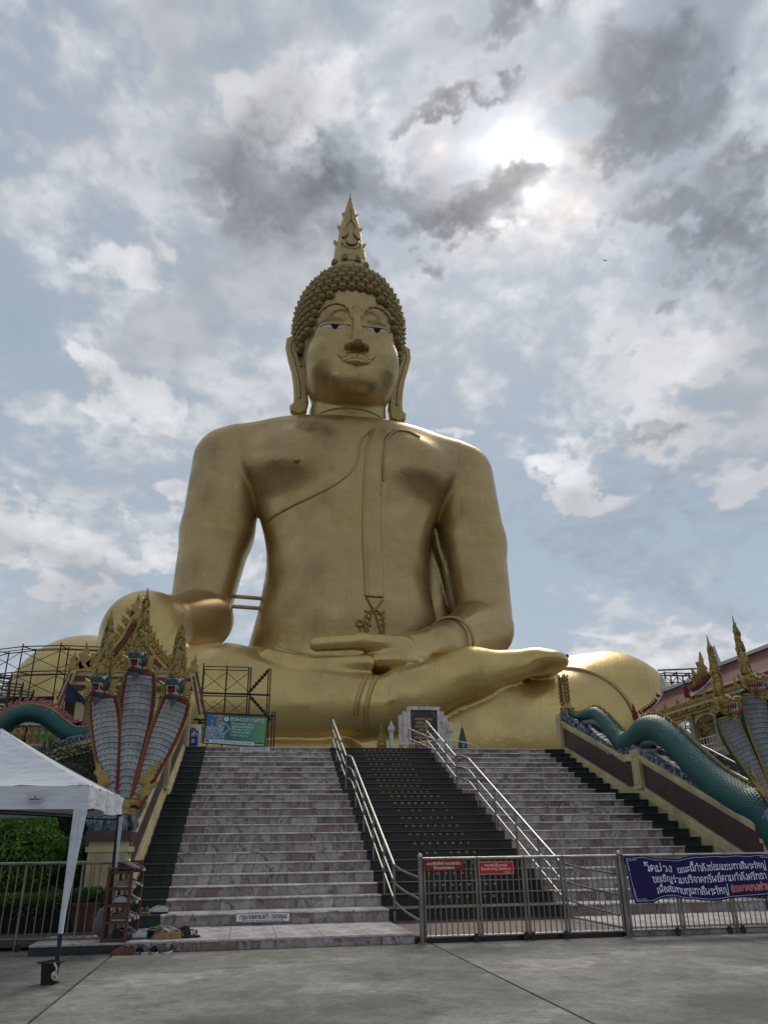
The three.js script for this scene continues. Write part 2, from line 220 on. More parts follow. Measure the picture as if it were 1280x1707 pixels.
function body(p) {
  let d = torso(p);
  const m = [abs(p[0]), p[1], p[2]];
  d = smin(d, ell(m, [5.8, 40.5, 1.5], [5.8, 4.3, 4.25]), 1.5);                        // chest
  d = smin(d, ell(p, [0, 23.5, 2.2], [6.8, 6, 4.6]), 3);                               // belly
  d = smin(d, cap(m, [4.5, 45.3, -1.7], [12.0, 42.9, -1.8], 2.0, 3.9), 3.2);           // shoulder
  d = smin(d, ell(p, [10.9, 28.5, -3.2], [2.6, 10.5, 1.5]), .5);                       // cloth that hangs behind the arm
  // right arm, hand over the knee
  let r = smin(cap(p, [-13.3, 41.8, -1.6], [-14.2, 33, -.9], 4.3, 3.85), cap(p, [-14.2, 33, -.9], [-15.1, 25.0, .2], 3.85, 3.15), .8);
  d = smin(d, r, .4);
  let h = cap(p, [-14.9, 22.8, .8], [-18.3, 19.8, 8.6], 3.15, 2.75);
  h = smin(h, ell(p, [-19.2, 18.3, 11.2], [3.5, 3.9, 3.4]), 2.2);
  for (let k = 0; k < 4; k++) h = smin(h, smin(cap(p, [-21.4 + k * 1.5, 17, 12.8 + k * .15], [-21.9 + k * 1.5, 12.4, 14.4], .95, .85), cap(p, [-21.9 + k * 1.5, 12.4, 14.4], [-21.9 + k * 1.45, 8.6, 14.9], .85, .62), .3), .5);
  h = smin(h, cap(p, [-16.6, 17.6, 12.6], [-14.9, 14.2, 14.4], 1.05, .8), .5);
  d = smin(d, h, .45);
  // left arm, hand in the lap
  r = smin(cap(p, [13.3, 41.8, -1.6], [14.3, 33, -.8], 4.3, 3.9), cap(p, [14.3, 33, -.8], [14.6, 24.5, .6], 3.9, 3.25), .8);
  d = smin(d, r, .4);
  h = cap(p, [14.4, 22.6, 1.2], [7.4, 18.3, 9.8], 3.35, 1.95);
  h = smin(h, cap(p, [7.2, 18.2, 9.9], [2.8, 16.9, 12.9], 1.9, 1.75), 1.2);
  h = smin(h, ell(p, [2.0, 15.9, 13.0], [3.2, 1.3, 2.5]), 1.2);
  h = smin(h, smin(cap(p, [3.2, 17.3, 14.0], [-.6, 17.45, 14.9], .95, .72), cap(p, [-.6, 17.45, 14.9], [-4.4, 17.1, 14.8], .72, .62), .3), .4);   // thumb
  for (let k = 0; k < 4; k++) { const z0 = 15.3 - k * 1.55, e = [.0, .9, .6, -.8][k]; h = smin(h, smin(cap(p, [-.2, 15.5 + k * .3, z0], [-5.0, 15.3 + k * .45, z0 - .4], .72, .66), cap(p, [-5.0, 15.3 + k * .45, z0 - .4], [-8.3 - e, 16.3 + k * .45, z0 - 1.0], .66, .42), .3), .12); }
  d = smin(d, h, .4);
  // legs
  let g = cap(p, [-5, 12.2, -1], [-24, 12.8, 4.6], 5.8, 6.3);
  g = smin(g, cap(p, [-24.4, 12.5, 6.2], [-11.5, 12.2, 11.6], 6.25, 5.1), 2.5);
  g = smin(g, cap(p, [-11.5, 12.2, 11.6], [-4.5, 12.0, 14.2], 5.1, 3.0), 1.5);
  g = smin(g, cap(p, [-4.5, 12.0, 14.2], [1.8, 12.0, 15.6], 3.0, 2.35), 1.2);
  d = smin(d, g, .8);
  g = cap(p, [5, 12.2, -1], [25.3, 12.6, 5.2], 5.8, 6.4);
  g = smin(g, cap(p, [25.3, 12.0, 6.2], [11, 9.6, 11.6], 6.3, 5.2), 2.5);
  g = smin(g, cap(p, [11, 9.6, 11.6], [-4, 7.4, 12.9], 5.2, 2.4), 2.5);
  d = smin(d, g, .7);
  d = smin(d, cap(p, [-2.6, 7.4, 15.0], [-14.5, 7.3, 14.6], 2.2, 1.7), .3);             // other foot, low
  let f = cap(p, [2.8, 12.5, 15.8], [8.5, 14.7, 15.8], 2.6, 1.95);                   // foot that lies on the thigh
  f = smin(f, cap(p, [8.5, 14.7, 15.8], [14.6, 16.0, 14.9], 1.95, 1.15), 1.5);
  f = smin(f, ell(p, [15.7, 16.15, 13.8], [2.3, 1.12, 3.1]), .9);
  for (let k = 0; k < 4; k++) f = smax(f, -cap(p, [14.9, 17.4, 15.3 - k * .95], [18.2, 16.5, 15.1 - k * .95], .16, .16), .2);
  d = smin(d, f, .35);
  return max(d, 3.9 - p[1]);
}
function head(p) {
  const m = [abs(p[0]), p[1], p[2]];
  let d = ell(p, [0, 60.5, -.6], [6.45, 8.3, 7.2]);
  d = smin(d, ell(p, [0, 69.2, -.6], [2.75, 2.2, 2.75]), 1.3);
  d = smin(d, ell(p, [0, 55.6, 1.0], [5.62, 8.3, 6.05]), .9);
  d = smin(d, ell(p, [0, 51.9, 1.5], [4.95, 4.2, 5.1]), 1.2);
  d = smin(d, ell(m, [2.9, 53.2, 4.3], [2.1, 2.6, 1.9]), 2.0);                        // cheeks
  d = smin(d, ell(p, [0, 49.6, 5.2], [1.9, 1.3, 1.2]), 2.4);                          // chin
  d = smin(d, cap(p, [0, 44, -1.2], [0, 53, -.9], 4.75, 4.15), .5);
  d = smin(d, max(hypot(p[0], p[2] + 1.0) - 4.5, abs(p[1] - 48.3) - .85), .5);        // fold of the neck
  d = smax(d, -ell(m, [2.5, 57.55, 8.35], [1.95, 1.75, 2.1]), .35);                   // hollow under the brow
  d = smin(d, ell(m, [2.45, 56.3, 5.05], [2.0, 1.35, 1.72]), .6);                     // lids
  for (let k = 0; k < 7; k++) { const a0 = -.1 + k * .39, a1 = a0 + .39, q = (a) => { const x = 2.5 - cos(a) * 1.95; return [x, 57.4 + sin(a) * 1.75, 7.08 - .135 * max(0, x - 1.2) ** 2 * .8]; }; d = smin(d, cap(m, q(a0), q(a1), .17, .17), .3); }  // brows
  let n = cap(p, [0, 58.6, 6.95], [0, 54.2, 7.95], .40, .66);
  n = smin(n, ell(p, [0, 53.3, 7.95], [.70, .68, .85]), .6); n = smin(n, ell(m, [.82, 53.2, 7.4], [.6, .52, .7]), .3);
  d = smin(d, n, .5);
  d = smax(d, -ell(m, [.5, 52.7, 7.65], [.24, .18, .34]), .12);                       // nostrils
  d = smin(d, cap(m, [0, 51.95, 7.2], [2.1, 52.2, 6.25], .42, .2), .25);              // lips
  d = smin(d, cap(m, [0, 51.25, 7.05], [1.45, 51.5, 6.6], .5, .25), .25);
  d = smax(d, -cap(m, [0, 51.62, 7.85], [2.25, 52.0, 6.8], .16, .08), .12);
  return max(d, 44.2 - p[1]);
}
// surface nets on a grid, skipping blocks far from the surface
function surface(f, lo, hi, c, uvS, tint) {
  const n = [0, 1, 2].map((k) => Math.ceil((hi[k] - lo[k]) / c / 8) * 8 + 1), B = 8, vals = new Map(), nx = n[0], ny = n[1], at = (i, j, k) => i + nx * (j + ny * k);
  const pos = [], vert = new Map(), cells = [];
  const val = (i, j, k) => { const q = at(i, j, k); let v = vals.get(q); if (v === undefined) { v = f([lo[0] + i * c, lo[1] + j * c, lo[2] + k * c]); vals.set(q, v); } return v; };
  for (let bk = 0; bk < n[2] - 1; bk += B) for (let bj = 0; bj < ny - 1; bj += B) for (let bi = 0; bi < nx - 1; bi += B) {
    if (abs(f([lo[0] + (bi + 4) * c, lo[1] + (bj + 4) * c, lo[2] + (bk + 4) * c])) > 4 * 1.7321 * c * 1.45 + .3) continue;
    const w = B + 1, L = new Float64Array(w * w * w);
    for (let k = 0; k < w; k++) for (let j = 0; j < w; j++) for (let i = 0; i < w; i++) L[i + w * (j + w * k)] = f([lo[0] + (bi + i) * c, lo[1] + (bj + j) * c, lo[2] + (bk + k) * c]);
    for (let k = 0; k < B; k++) for (let j = 0; j < B; j++) for (let i = 0; i < B; i++) {
      let sx = 0, sy = 0, sz = 0, m = 0; const g = (a, b, e) => L[i + a + w * (j + b + w * (k + e))];
      const edge = (a, b) => { const u = g(...a), v = g(...b); if ((u < 0) !== (v < 0)) { const t = u / (u - v); sx += a[0] + (b[0] - a[0]) * t; sy += a[1] + (b[1] - a[1]) * t; sz += a[2] + (b[2] - a[2]) * t; m++; } };
      const s0 = g(0, 0, 0) < 0; let same = true; for (let q = 1; q < 8; q++) if ((g(q & 1, (q >> 1) & 1, q >> 2) < 0) !== s0) { same = false; break; }
      if (same) continue;
      for (const [a, b] of EDG) edge(a, b);
      const X = bi + i, Y = bj + j, Z = bk + k; vert.set(at(X, Y, Z), pos.length / 3); pos.push(lo[0] + (X + sx / m) * c, lo[1] + (Y + sy / m) * c, lo[2] + (Z + sz / m) * c);
      cells.push([X, Y, Z, s0, g(1, 0, 0) < 0, g(0, 1, 0) < 0, g(0, 0, 1) < 0]);
    }
  }
  const idx = [], quad = (a, b, d, e, flip) => { if (a === undefined || b === undefined || d === undefined || e === undefined) return; if (flip) idx.push(a, b, d, b, e, d); else idx.push(a, d, b, b, d, e); };
  for (const [x, y, z, s, sx, sy, sz] of cells) {
    const v = (a, b, e) => vert.get(at(x - a, y - b, z - e));
    if (s !== sx) quad(v(0, 0, 0), v(0, 1, 0), v(0, 0, 1), v(0, 1, 1), s);
    if (s !== sy) quad(v(0, 0, 0), v(0, 0, 1), v(1, 0, 0), v(1, 0, 1), s);
    if (s !== sz) quad(v(0, 0, 0), v(1, 0, 0), v(0, 1, 0), v(1, 1, 0), s);
  }
  const N = pos.length / 3, nor = new Float32Array(N * 3), uv = new Float32Array(N * 2), e = c * .4;
  for (let i = 0; i < N; i++) {
    const x = pos[i * 3], y = pos[i * 3 + 1], z = pos[i * 3 + 2], d0 = f([x, y, z]);
    let a = f([x + e, y, z]) - f([x - e, y, z]), b = f([x, y + e, z]) - f([x, y - e, z]), d = f([x, y, z + e]) - f([x, y, z - e]); const l = hypot(a, b, d) || 1; a /= l; b /= l; d /= l;
    nor[i * 3] = a; nor[i * 3 + 1] = b; nor[i * 3 + 2] = d;
    const mv = clamp(d0 * 2 * e / l, -c * .5, c * .5); pos[i * 3] -= a * mv; pos[i * 3 + 1] -= b * mv; pos[i * 3 + 2] -= d * mv;
    uv[i * 2] = (x + z * .6) / uvS; uv[i * 2 + 1] = (y + z * .25) / uvS;
  }
  const g = new THREE.BufferGeometry(); g.setAttribute('position', new THREE.Float32BufferAttribute(pos, 3)); g.setAttribute('normal', new THREE.BufferAttribute(nor, 3)); g.setAttribute('uv', new THREE.BufferAttribute(uv, 2)); g.setIndex(idx); if (tint) { const col = new Float32Array(N * 3); for (let i = 0; i < N; i++) col.set(tint(pos[i * 3], pos[i * 3 + 1], pos[i * 3 + 2]), i * 3); g.setAttribute('color', new THREE.BufferAttribute(col, 3)); } return g;
}
const EDG = []; for (let a = 0; a < 8; a++) for (const bit of [1, 2, 4]) if (!(a & bit)) EDG.push([[a & 1, (a >> 1) & 1, a >> 2], [(a | bit) & 1, ((a | bit) >> 1) & 1, (a | bit) >> 2]]);
// depth of the front of a field at (x, y)
function front(f, x, y, z0 = 22) { let z = z0; for (let i = 0; i < 260; i++) { const d = f([x, y, z]); if (d < .004) return z; z -= max(d * .7, .01); if (z < -14) return null; } return z; }
function ribbon(f, left, right, lift, n = 60, k = 6) {   // a band of cloth that follows the front of the field, with an edge
  const pos = [], uv = [], idx = [], cL = new THREE.CatmullRomCurve3(left.map((p) => V(p[0], p[1], 0))), cR = new THREE.CatmullRomCurve3(right.map((p) => V(p[0], p[1], 0)));
  for (let i = 0; i <= n; i++) { const a = cL.getPoint(i / n), b = cR.getPoint(i / n); for (let j = -1; j <= k + 1; j++) { const t = clamp(j / k), x = mixf(a.x, b.x, t), y = mixf(a.y, b.y, t), z = (front(f, x, y) ?? 0) + (j < 0 || j > k ? -.1 : lift); pos.push(x, y, z); uv.push(x / 14, y / 14); } }
  const w = k + 3; for (let i = 0; i < n; i++) for (let j = 0; j < w - 1; j++) { const a = i * w + j, b = a + w; idx.push(a, b, a + 1, b, b + 1, a + 1); }
  const g = new THREE.BufferGeometry(); g.setAttribute('position', new THREE.Float32BufferAttribute(pos, 3)); g.setAttribute('uv', new THREE.Float32BufferAttribute(uv, 2)); g.setIndex(idx); const q = g.toNonIndexed(); q.computeVertexNormals(); g.computeVertexNormals(); return g;
}
function seam(f, pts, r, lift = 0, n = 50) { const c = new THREE.CatmullRomCurve3(pts.map((p) => V(p[0], p[1], 0))); const P = []; for (let i = 0; i <= n; i++) { const q = c.getPoint(i / n), z = front(f, q.x, q.y); if (z !== null) P.push([q.x, q.y, z + lift]); } return pipe(P, r, n * 2, 6); }

const statue = thing('seated_statue', 'giant golden statue sitting cross-legged behind the stairs with a flame on its head', 'statue', [SX, 0, SZ]);
// the lap and the arm on the knee have had their new coat of paint, the trunk still wears the old, browner one
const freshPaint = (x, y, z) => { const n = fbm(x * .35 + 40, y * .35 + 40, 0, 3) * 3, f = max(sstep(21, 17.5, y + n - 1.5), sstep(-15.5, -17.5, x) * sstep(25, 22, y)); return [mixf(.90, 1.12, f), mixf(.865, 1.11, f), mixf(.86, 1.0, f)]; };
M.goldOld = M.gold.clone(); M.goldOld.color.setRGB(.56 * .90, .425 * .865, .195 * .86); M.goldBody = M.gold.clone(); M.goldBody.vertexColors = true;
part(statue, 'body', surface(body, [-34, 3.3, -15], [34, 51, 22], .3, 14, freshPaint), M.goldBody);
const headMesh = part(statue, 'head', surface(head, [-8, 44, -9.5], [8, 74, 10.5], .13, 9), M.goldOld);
// ---------------------------------------------------------------- statue: face, hair, robe
for (const s of [-1, 1]) {
  const eyeG = (hw, hh, cx, lift) => { const pos = [], idx = [], n = 14; for (let i = 0; i <= n; i++) { const t = i / n * 2 - 1, x = s * 2.45 + cx + t * hw; const h = hh * .9 * (1 - t * t) + .01, yc = 56.0 + .22 * t * t - (s * t > 0 ? -.1 : .05) * abs(t); for (const k of [-1, 0, 1]) { const y = yc + k * h * (k > 0 ? .8 : 1); pos.push(x, y, (front(head, x, y, 12) ?? 6) + (k ? lift * .4 : lift)); } } for (let i = 0; i < n; i++) for (let k = 0; k < 2; k++) { const a = i * 3 + k; idx.push(a, a + 3, a + 1, a + 1, a + 3, a + 4); } const g = new THREE.BufferGeometry(); g.setAttribute('position', new THREE.Float32BufferAttribute(pos, 3)); g.setIndex(idx); g.computeVertexNormals(); return g; };
  const e = part(statue, 'eye', eyeG(1.62, .3, 0, .06), M.eyeWhite, 'white painted eye with a dark pupil');
  part(e, 'pupil', eyeG(.52, .40, -.05, .12), M.pupil);
  const lid = []; for (let i = 0; i <= 12; i++) { const t = i / 12 * 2 - 1, x = s * 2.45 + t * 1.7, y = 56.0 + .22 * t * t + .26 * (1 - t * t) - (s * t > 0 ? -.1 : .05) * abs(t); lid.push([x, y, (front(head, x, y, 12) ?? 6) + .05]); }
  part(e, 'eyelid_edge', pipe(lid, .07, 30, 5), M.goldDark);
  // ear: upper shell, long lobe that turns out at its end
  const o = [[6.2, 58.6], [6.9, 58.9], [7.5, 58.5], [7.55, 57.4], [7.15, 55.6], [6.7, 54.0], [6.45, 52.4], [6.3, 50.6], [6.35, 49.5], [6.75, 49.1], [6.65, 48.55], [5.9, 48.25], [5.2, 48.6], [5.0, 49.8], [5.2, 51.6], [5.35, 53.2], [5.4, 55.2], [5.6, 57.2]].map(([x, y]) => [s * x, y]);
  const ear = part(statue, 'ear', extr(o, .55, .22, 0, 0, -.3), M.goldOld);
  part(ear, 'ear_rim', mg([pipe([[s * 5.9, 58.2, .15], [s * 6.8, 58.5, .1], [s * 7.25, 57.5, .05], [s * 6.75, 55.2, .1], [s * 6.2, 53.2, .15], [s * 6.0, 52.0, .12], [s * 5.85, 50.2, .12]], .22, 40, 6), pipe([[s * 6.0, 57.4, .2], [s * 6.45, 56.8, .2], [s * 6.2, 55.4, .2], [s * 5.85, 54.6, .2]], .2, 20, 6)]), M.goldOld);
}
for (const [n, pts, r] of [['lip_line', [[-2.2, 52.45], [-1.6, 52.0], [-.8, 52.32], [-.3, 52.18], [0, 52.05], [.3, 52.18], [.8, 52.32], [1.6, 52.0], [2.2, 52.45]], .07], ['lip_line', [[-2.1, 52.3], [-1.4, 51.55], [-.6, 51.72], [0, 51.6], [.6, 51.72], [1.4, 51.55], [2.1, 52.3]], .08], ['chin_line', [[-.9, 49.15], [0, 49.0], [.9, 49.15]], .07]]) part(statue, n, seam(head, pts.map(([x, y]) => [x, y - .15]), r * .8, -.02, 30), M.goldDark);
// rows of hair knobs
const knob = (() => { const g = turned([[.5, -.2], [.62, .04], [.58, .22], [.42, .34], [.44, .48], [.34, .60], [.16, .68], [.12, .78], [0, .86]], 10); return mg([g, new THREE.TorusGeometry(.47, .10, 4, 10).rotateX(PI / 2).translate(0, .26, 0)]); })();
{
  const R = rng(5), back = [], up = V(0, 1, 0), C = [0, 59.8, -.6]; let count = 0;
  for (let row = 0; row < 17; row++) {
    const el = 86 - row * 7.6, n = max(6, Math.round((2 * PI * 7.6 * cos(el * rad)) / 1.07));
    for (let i = 0; i < n; i++) {
      const a = ((i + (row % 2) * .5) / n) * 2 * PI, d = [sin(a) * cos(el * rad), sin(el * rad), cos(a) * cos(el * rad)];
      let t = 14; for (let k = 0; k < 80; k++) { const v = head([C[0] + d[0] * t, C[1] + d[1] * t, C[2] + d[2] * t]); if (v < .01) break; t -= v * .8; }
      const p = V(C[0] + d[0] * t, C[1] + d[1] * t, C[2] + d[2] * t);
      if (p.y < 51.5 || (p.z > .6 && (p.x / 5.55) ** 2 + ((p.y - 54.1) / 7.75) ** 2 < 1) || (abs(p.x) > 4.6 && p.y < 56.5 && p.z > -1.2) || hypot(p.x, p.z + .6) < 1.5) continue;
      const e = .02; const nn = V(head([p.x + e, p.y, p.z]) - head([p.x - e, p.y, p.z]), head([p.x, p.y + e, p.z]) - head([p.x, p.y - e, p.z]), head([p.x, p.y, p.z + e]) - head([p.x, p.y, p.z - e])).normalize();
      nn.lerp(V(d[0], d[1] + .25, d[2]).normalize(), .5).normalize();
      const q = new THREE.Quaternion().setFromUnitVectors(up, nn), s = .86 + R() * .14;
      if (p.z > -3.2 && count < 300) { const m = part(statue, 'hair_knob', knob, M.curl); m.position.copy(p); m.quaternion.copy(q); m.scale.setScalar(s); count++; }
      else back.push(knob.clone().applyMatrix4(new THREE.Matrix4().compose(p, q, V(s, s, s))));
    }
  }
  stuffPart(statue, 'rear_hair', mg(back), M.curl);
}
// flame on the crown: bulb, three tiers of petals and a pointed tongue
{
  const F = part(statue, 'flame_finial', mg([turned([[1.2, 70.6], [1.95, 71.2], [2.12, 72.2], [2.0, 73.3], [1.65, 74.6], [1.55, 75.6], [1.4, 77], [1.08, 78.4], [.92, 79.2], [.66, 80.4], [.34, 81.8], [.08, 82.8]], 22).scale(1, 1, .75), turned([[1.9, 70.2], [2.1, 70.6], [1.9, 71.1]], 22)]), M.goldOld);
  const petal = (h, s) => extr([[-.35, 0], [.1, .1 * h], [.28, .4 * h], [.2, .68 * h], [.66, h], [.2, .92 * h], [-.25, .72 * h], [-.45, .4 * h]].map(([x, y]) => [s * x, y]), .5, .12);
  for (const [tx, ty, h] of [[2.42, 74.5, 3.1], [1.92, 77.1, 2.6], [1.3, 79.4, 2.3]]) for (const s of [-1, 1]) part(F, 'petal', petal(h, s).translate(s * (tx - 1.0), ty - h, .1), M.goldOld);
  for (const [r, y, z] of [[1.3, 72.6, 1.25], [.92, 72.9, 1.5], [.52, 73.1, 1.65]]) part(F, 'scroll', new THREE.TorusGeometry(r, .2, 6, 20, PI * 1.25).rotateZ(PI * .875 + .0).scale(1, 1, .8).translate(0, y + .5, z), M.goldOld);
  for (const s of [-1, 1]) part(F, 'scroll', pipe([[s * 1.05, 74.4, 1.2], [s * .5, 75.4, 1.25], [s * .75, 76.6, 1.05], [s * .2, 77.9, .95], [s * .3, 79.2, .65], [0, 80.8, .45]], .2, 30, 6), M.goldOld);
  part(F, 'tip', rod([0, 82.6, 0], [0, 83.5, 0], .09, 6, .03), M.blackSteel);
}
// robe: hem across the chest, long sash from the shoulder, its tied end, hems on the legs
part(statue, 'robe_hem', seam(body, [[2.2, 44.4], [.75, 42.4], [.25, 39.6], [-.85, 37.8], [-3.1, 36], [-6.4, 34.4], [-9.3, 33.3]], .13, .02, 60), M.goldOld);
part(statue, 'sash', ribbon(body, [[2.1, 44.4], [1.5, 42], [1.05, 37.3], [.9, 30.5], [.88, 23.9]], [[4.6, 44.5], [3.5, 43.2], [3.0, 40.5], [2.85, 35.7], [2.7, 23.95]], .16), M.goldOld);
for (const pts of [[[2.1, 44.4], [1.5, 42], [1.05, 37.3], [.9, 30.5], [.88, 23.9]], [[2.5, 44.4], [1.85, 42], [1.4, 37.3], [1.25, 30.5], [1.22, 23.9]], [[4.6, 44.5], [3.5, 43.2], [3.0, 40.5], [2.85, 35.7]], [[5.0, 44.5], [3.85, 43.2], [3.3, 40.8], [3.15, 37.5]], [[.9, 23.9], [2.7, 23.95]], [[4.7, 44.5], [6.4, 44.6], [7.6, 43.8]]]) part(statue, 'sash_edge', seam(body, pts, .11, .1), M.goldOld);
for (const pts of [[[.95, 23.7], [1.75, 22.6], [2.65, 23.6]], [[1.75, 22.6], [1.1, 22.2], [.75, 20.9], [.95, 20.2], [1.2, 20.6]], [[1.75, 22.6], [1.4, 21.8], [.95, 20.3]], [[1.75, 22.6], [2.4, 22.2], [2.75, 20.9], [2.6, 20.0], [2.3, 20.4]], [[1.75, 22.6], [2.0, 21.6], [2.5, 20.2]], [[2.6, 20.2], [3.1, 19.3]], [[.35, 20.9], [.35, 19.2]], ...[0, 1, 2].flatMap((k) => [[[.75, 22.4 - k * .55], [1.45, 22.1 - k * .6]], [[2.1, 22.1 - k * .6], [2.8, 22.4 - k * .55]]])]) part(statue, 'sash_tie', seam(body, pts, .1, .06, 16), M.goldDark);
part(statue, 'sash_ring', new THREE.TorusGeometry(.3, .12, 6, 14).translate(.3, 21.1, (front(body, .3, 21.1) ?? 6) + .1), M.goldDark);
part(statue, 'nipple', ball(.42, -6.2, 39.2, (front(body, -6.2, 39.2) ?? 5) - .02), M.goldOld);
for (const pts of [[[.3, 14.0], [-.1, 13.2], [-.5, 12.0], [-.6, 10.8], [-.4, 10.0]], [[-.5, 14.1], [-.9, 13.2], [-1.3, 12.0], [-1.4, 10.9]], [[17.5, 16.5], [20.5, 16.3], [22.6, 15.0], [24, 12.8], [24.4, 10.5], [24.2, 8.5]]]) part(statue, 'leg_hem', seam(body, pts, .2, .02, 30), M.goldOld);
for (const [a, b] of [[[-12.3, 25.5, .4], [-8, 25.3, .4]], [[-12.3, 24.4, .4], [-8.2, 24.25, .4]]]) part(statue, 'strut', rod(a, b, .22, 8), M.goldOld);
part(statue, 'wrist_band', new THREE.TorusGeometry(2.55, .16, 6, 30).rotateY(-.75).rotateZ(.2).translate(8.9, 19.2, 8.0), M.goldOld);
// ---------------------------------------------------------------- ground, pavement, terraces
const R0 = rng(77);
const concrete = tex(2048, 2048, (u, v) => {
  const a = fbm(u * 4, v * 4, 0, 6, 4), b = fbm(u * 40, v * 40, 0, 4, 40), c = sstep(.52, .75, fbm(u * 3 + 5.5, v * 3 + 1.5, 0, 5, 3)), g = h3(floor(u * 2048), floor(v * 2048), 3), cr = abs(fbm(u * 5 + 8.5, v * 5 + 3.5, 0, 5, 5) - .5);
  const crack = sstep(.004, 0, cr) * sstep(.5, .6, fbm(u * 2 + .5, v * 2 + 7.5, 0, 2, 2)), drip = sstep(.66, .74, fbm(u * 14 + 3.5, v * 14, 0, 3, 14));
  const grit = fbm(u * 170, v * 170, 0, 3, 170), pale = sstep(.6, .7, fbm(u * 7 + 2.5, v * 7 + .5, 0, 6, 7)); const blot = sstep(.5, .62, fbm(u * 9 + 1.5, v * 9 + 6.5, 0, 5, 9)); const k = (.215 + .16 * (a - .45) + .13 * (b - .5) + .06 * (g - .5)) * (1 - .34 * c) * (1 - .16 * blot) * (.72 + .56 * grit) * (1 + .35 * pale) * (1 - .45 * crack) * (1 - .18 * drip);
  return [k * 1.04, k * .985, k * .88];
});
const concreteBump = tex(1024, 1024, (u, v) => .6 * fbm(u * 60, v * 60, 0, 3, 60) + .4 * h3(floor(u * 1024), floor(v * 1024), 8), false);
M.concrete = std([1, 1, 1], .82, 0, { map: concrete, bumpMap: concreteBump, bumpScale: .012 });
M.earth = std([.09, .075, .055], .95, 0, { map: grime });
struct('ground', uvm(new THREE.PlaneGeometry(3000, 3000).rotateX(-PI / 2).translate(0, -.16, 0), 6), M.earth);
const pavement = struct('pavement', uvm(bx(60, .1, 36, 0, -.1, 11.98), 7), M.concrete);
const jx = [-18.5, -14.2, -9.93, -5.66, -1.37, 2.93, 7.2, 11.5];
for (let i = 0; i < jx.length - 1; i++) for (const [z0, z1] of [[.02, 13.4], [13.4, 26]]) {
  const w = jx[i + 1] - jx[i] - .028, d = z1 - z0 - .028;
  part(pavement, 'concrete_slab', uvm(cbx(w, d, .05, .008).rotateX(-PI / 2).translate((jx[i] + jx[i + 1]) / 2, -.025, (z0 + z1) / 2), 7, i * .37, z0 * .1), M.concrete);
}
const TOP = 4.0885, ZT = -12.36;
const plaza = struct('terrace', uvm(mg([bx(110, .3, 100, 6, TOP - .16, ZT - 50.05), bx(110, 4, .4, 6, TOP - 2.4, ZT - .4)]), 4), std([.4, .37, .33], .6, 0, { map: grime }));

// ---------------------------------------------------------------- the big staircase
const ST = { t: .4345, r: .18, ph: .1285, pd: 2.0995, t1: .773, lz: .7796 };
const yN = (k) => ST.ph + k * ST.r, zN = (k) => (k === 1 ? -ST.pd : -ST.pd - ST.t1 - (k - 2) * ST.t - (k > 13 ? ST.lz : 0));
const XA = -5.287, XB = -1.5905, XC = 1.5905, XD = 5.312, XE = 5.955, XF = -5.876;
const stairs = thing('staircase', 'broad marble staircase with a black middle flight leading up to the giant statue', 'staircase');
{ // solid body under the tiles
  const s = new THREE.Shape(); s.moveTo(0, 0); s.lineTo(ST.pd, 0); for (let k = 1; k <= 22; k++) { s.lineTo(-zN(k) + .03, yN(k - 1) - .03); s.lineTo(-zN(k) + .03, yN(k) - .03); } s.lineTo(12.6, yN(22) - .03); s.lineTo(12.6, 0); s.closePath();
  part(stairs, 'stair_body', new THREE.ExtrudeGeometry(s, { depth: XE - XF, bevelEnabled: false }).rotateY(PI / 2).translate(XF, 0, 0), M.concrete);
}
function treadShape(depth) { const s = new THREE.Shape(); s.moveTo(-depth, 0); s.lineTo(.014, 0); s.quadraticCurveTo(.032, -.012, .018, -.027); s.lineTo(-depth, -.027); s.closePath(); return s; }
const treadCache = {};
function tread(w, d, v) { const key = [w.toFixed(3), d.toFixed(3), v].join(); return (treadCache[key] ??= uvm(new THREE.ExtrudeGeometry(treadShape(d), { depth: w, bevelEnabled: false, curveSegments: 3 }).rotateY(-PI / 2).translate(w / 2, 0, 0).rotateY(0), 1.3, v * .37, v * .21)); }
const tileCache = {};
function tile(w, h, v) { const key = [w.toFixed(3), h.toFixed(3), v].join(); return (tileCache[key] ??= uvm(cbx(w - .004, h, .02, .002), 1.15, v * .417, v * .263)); }
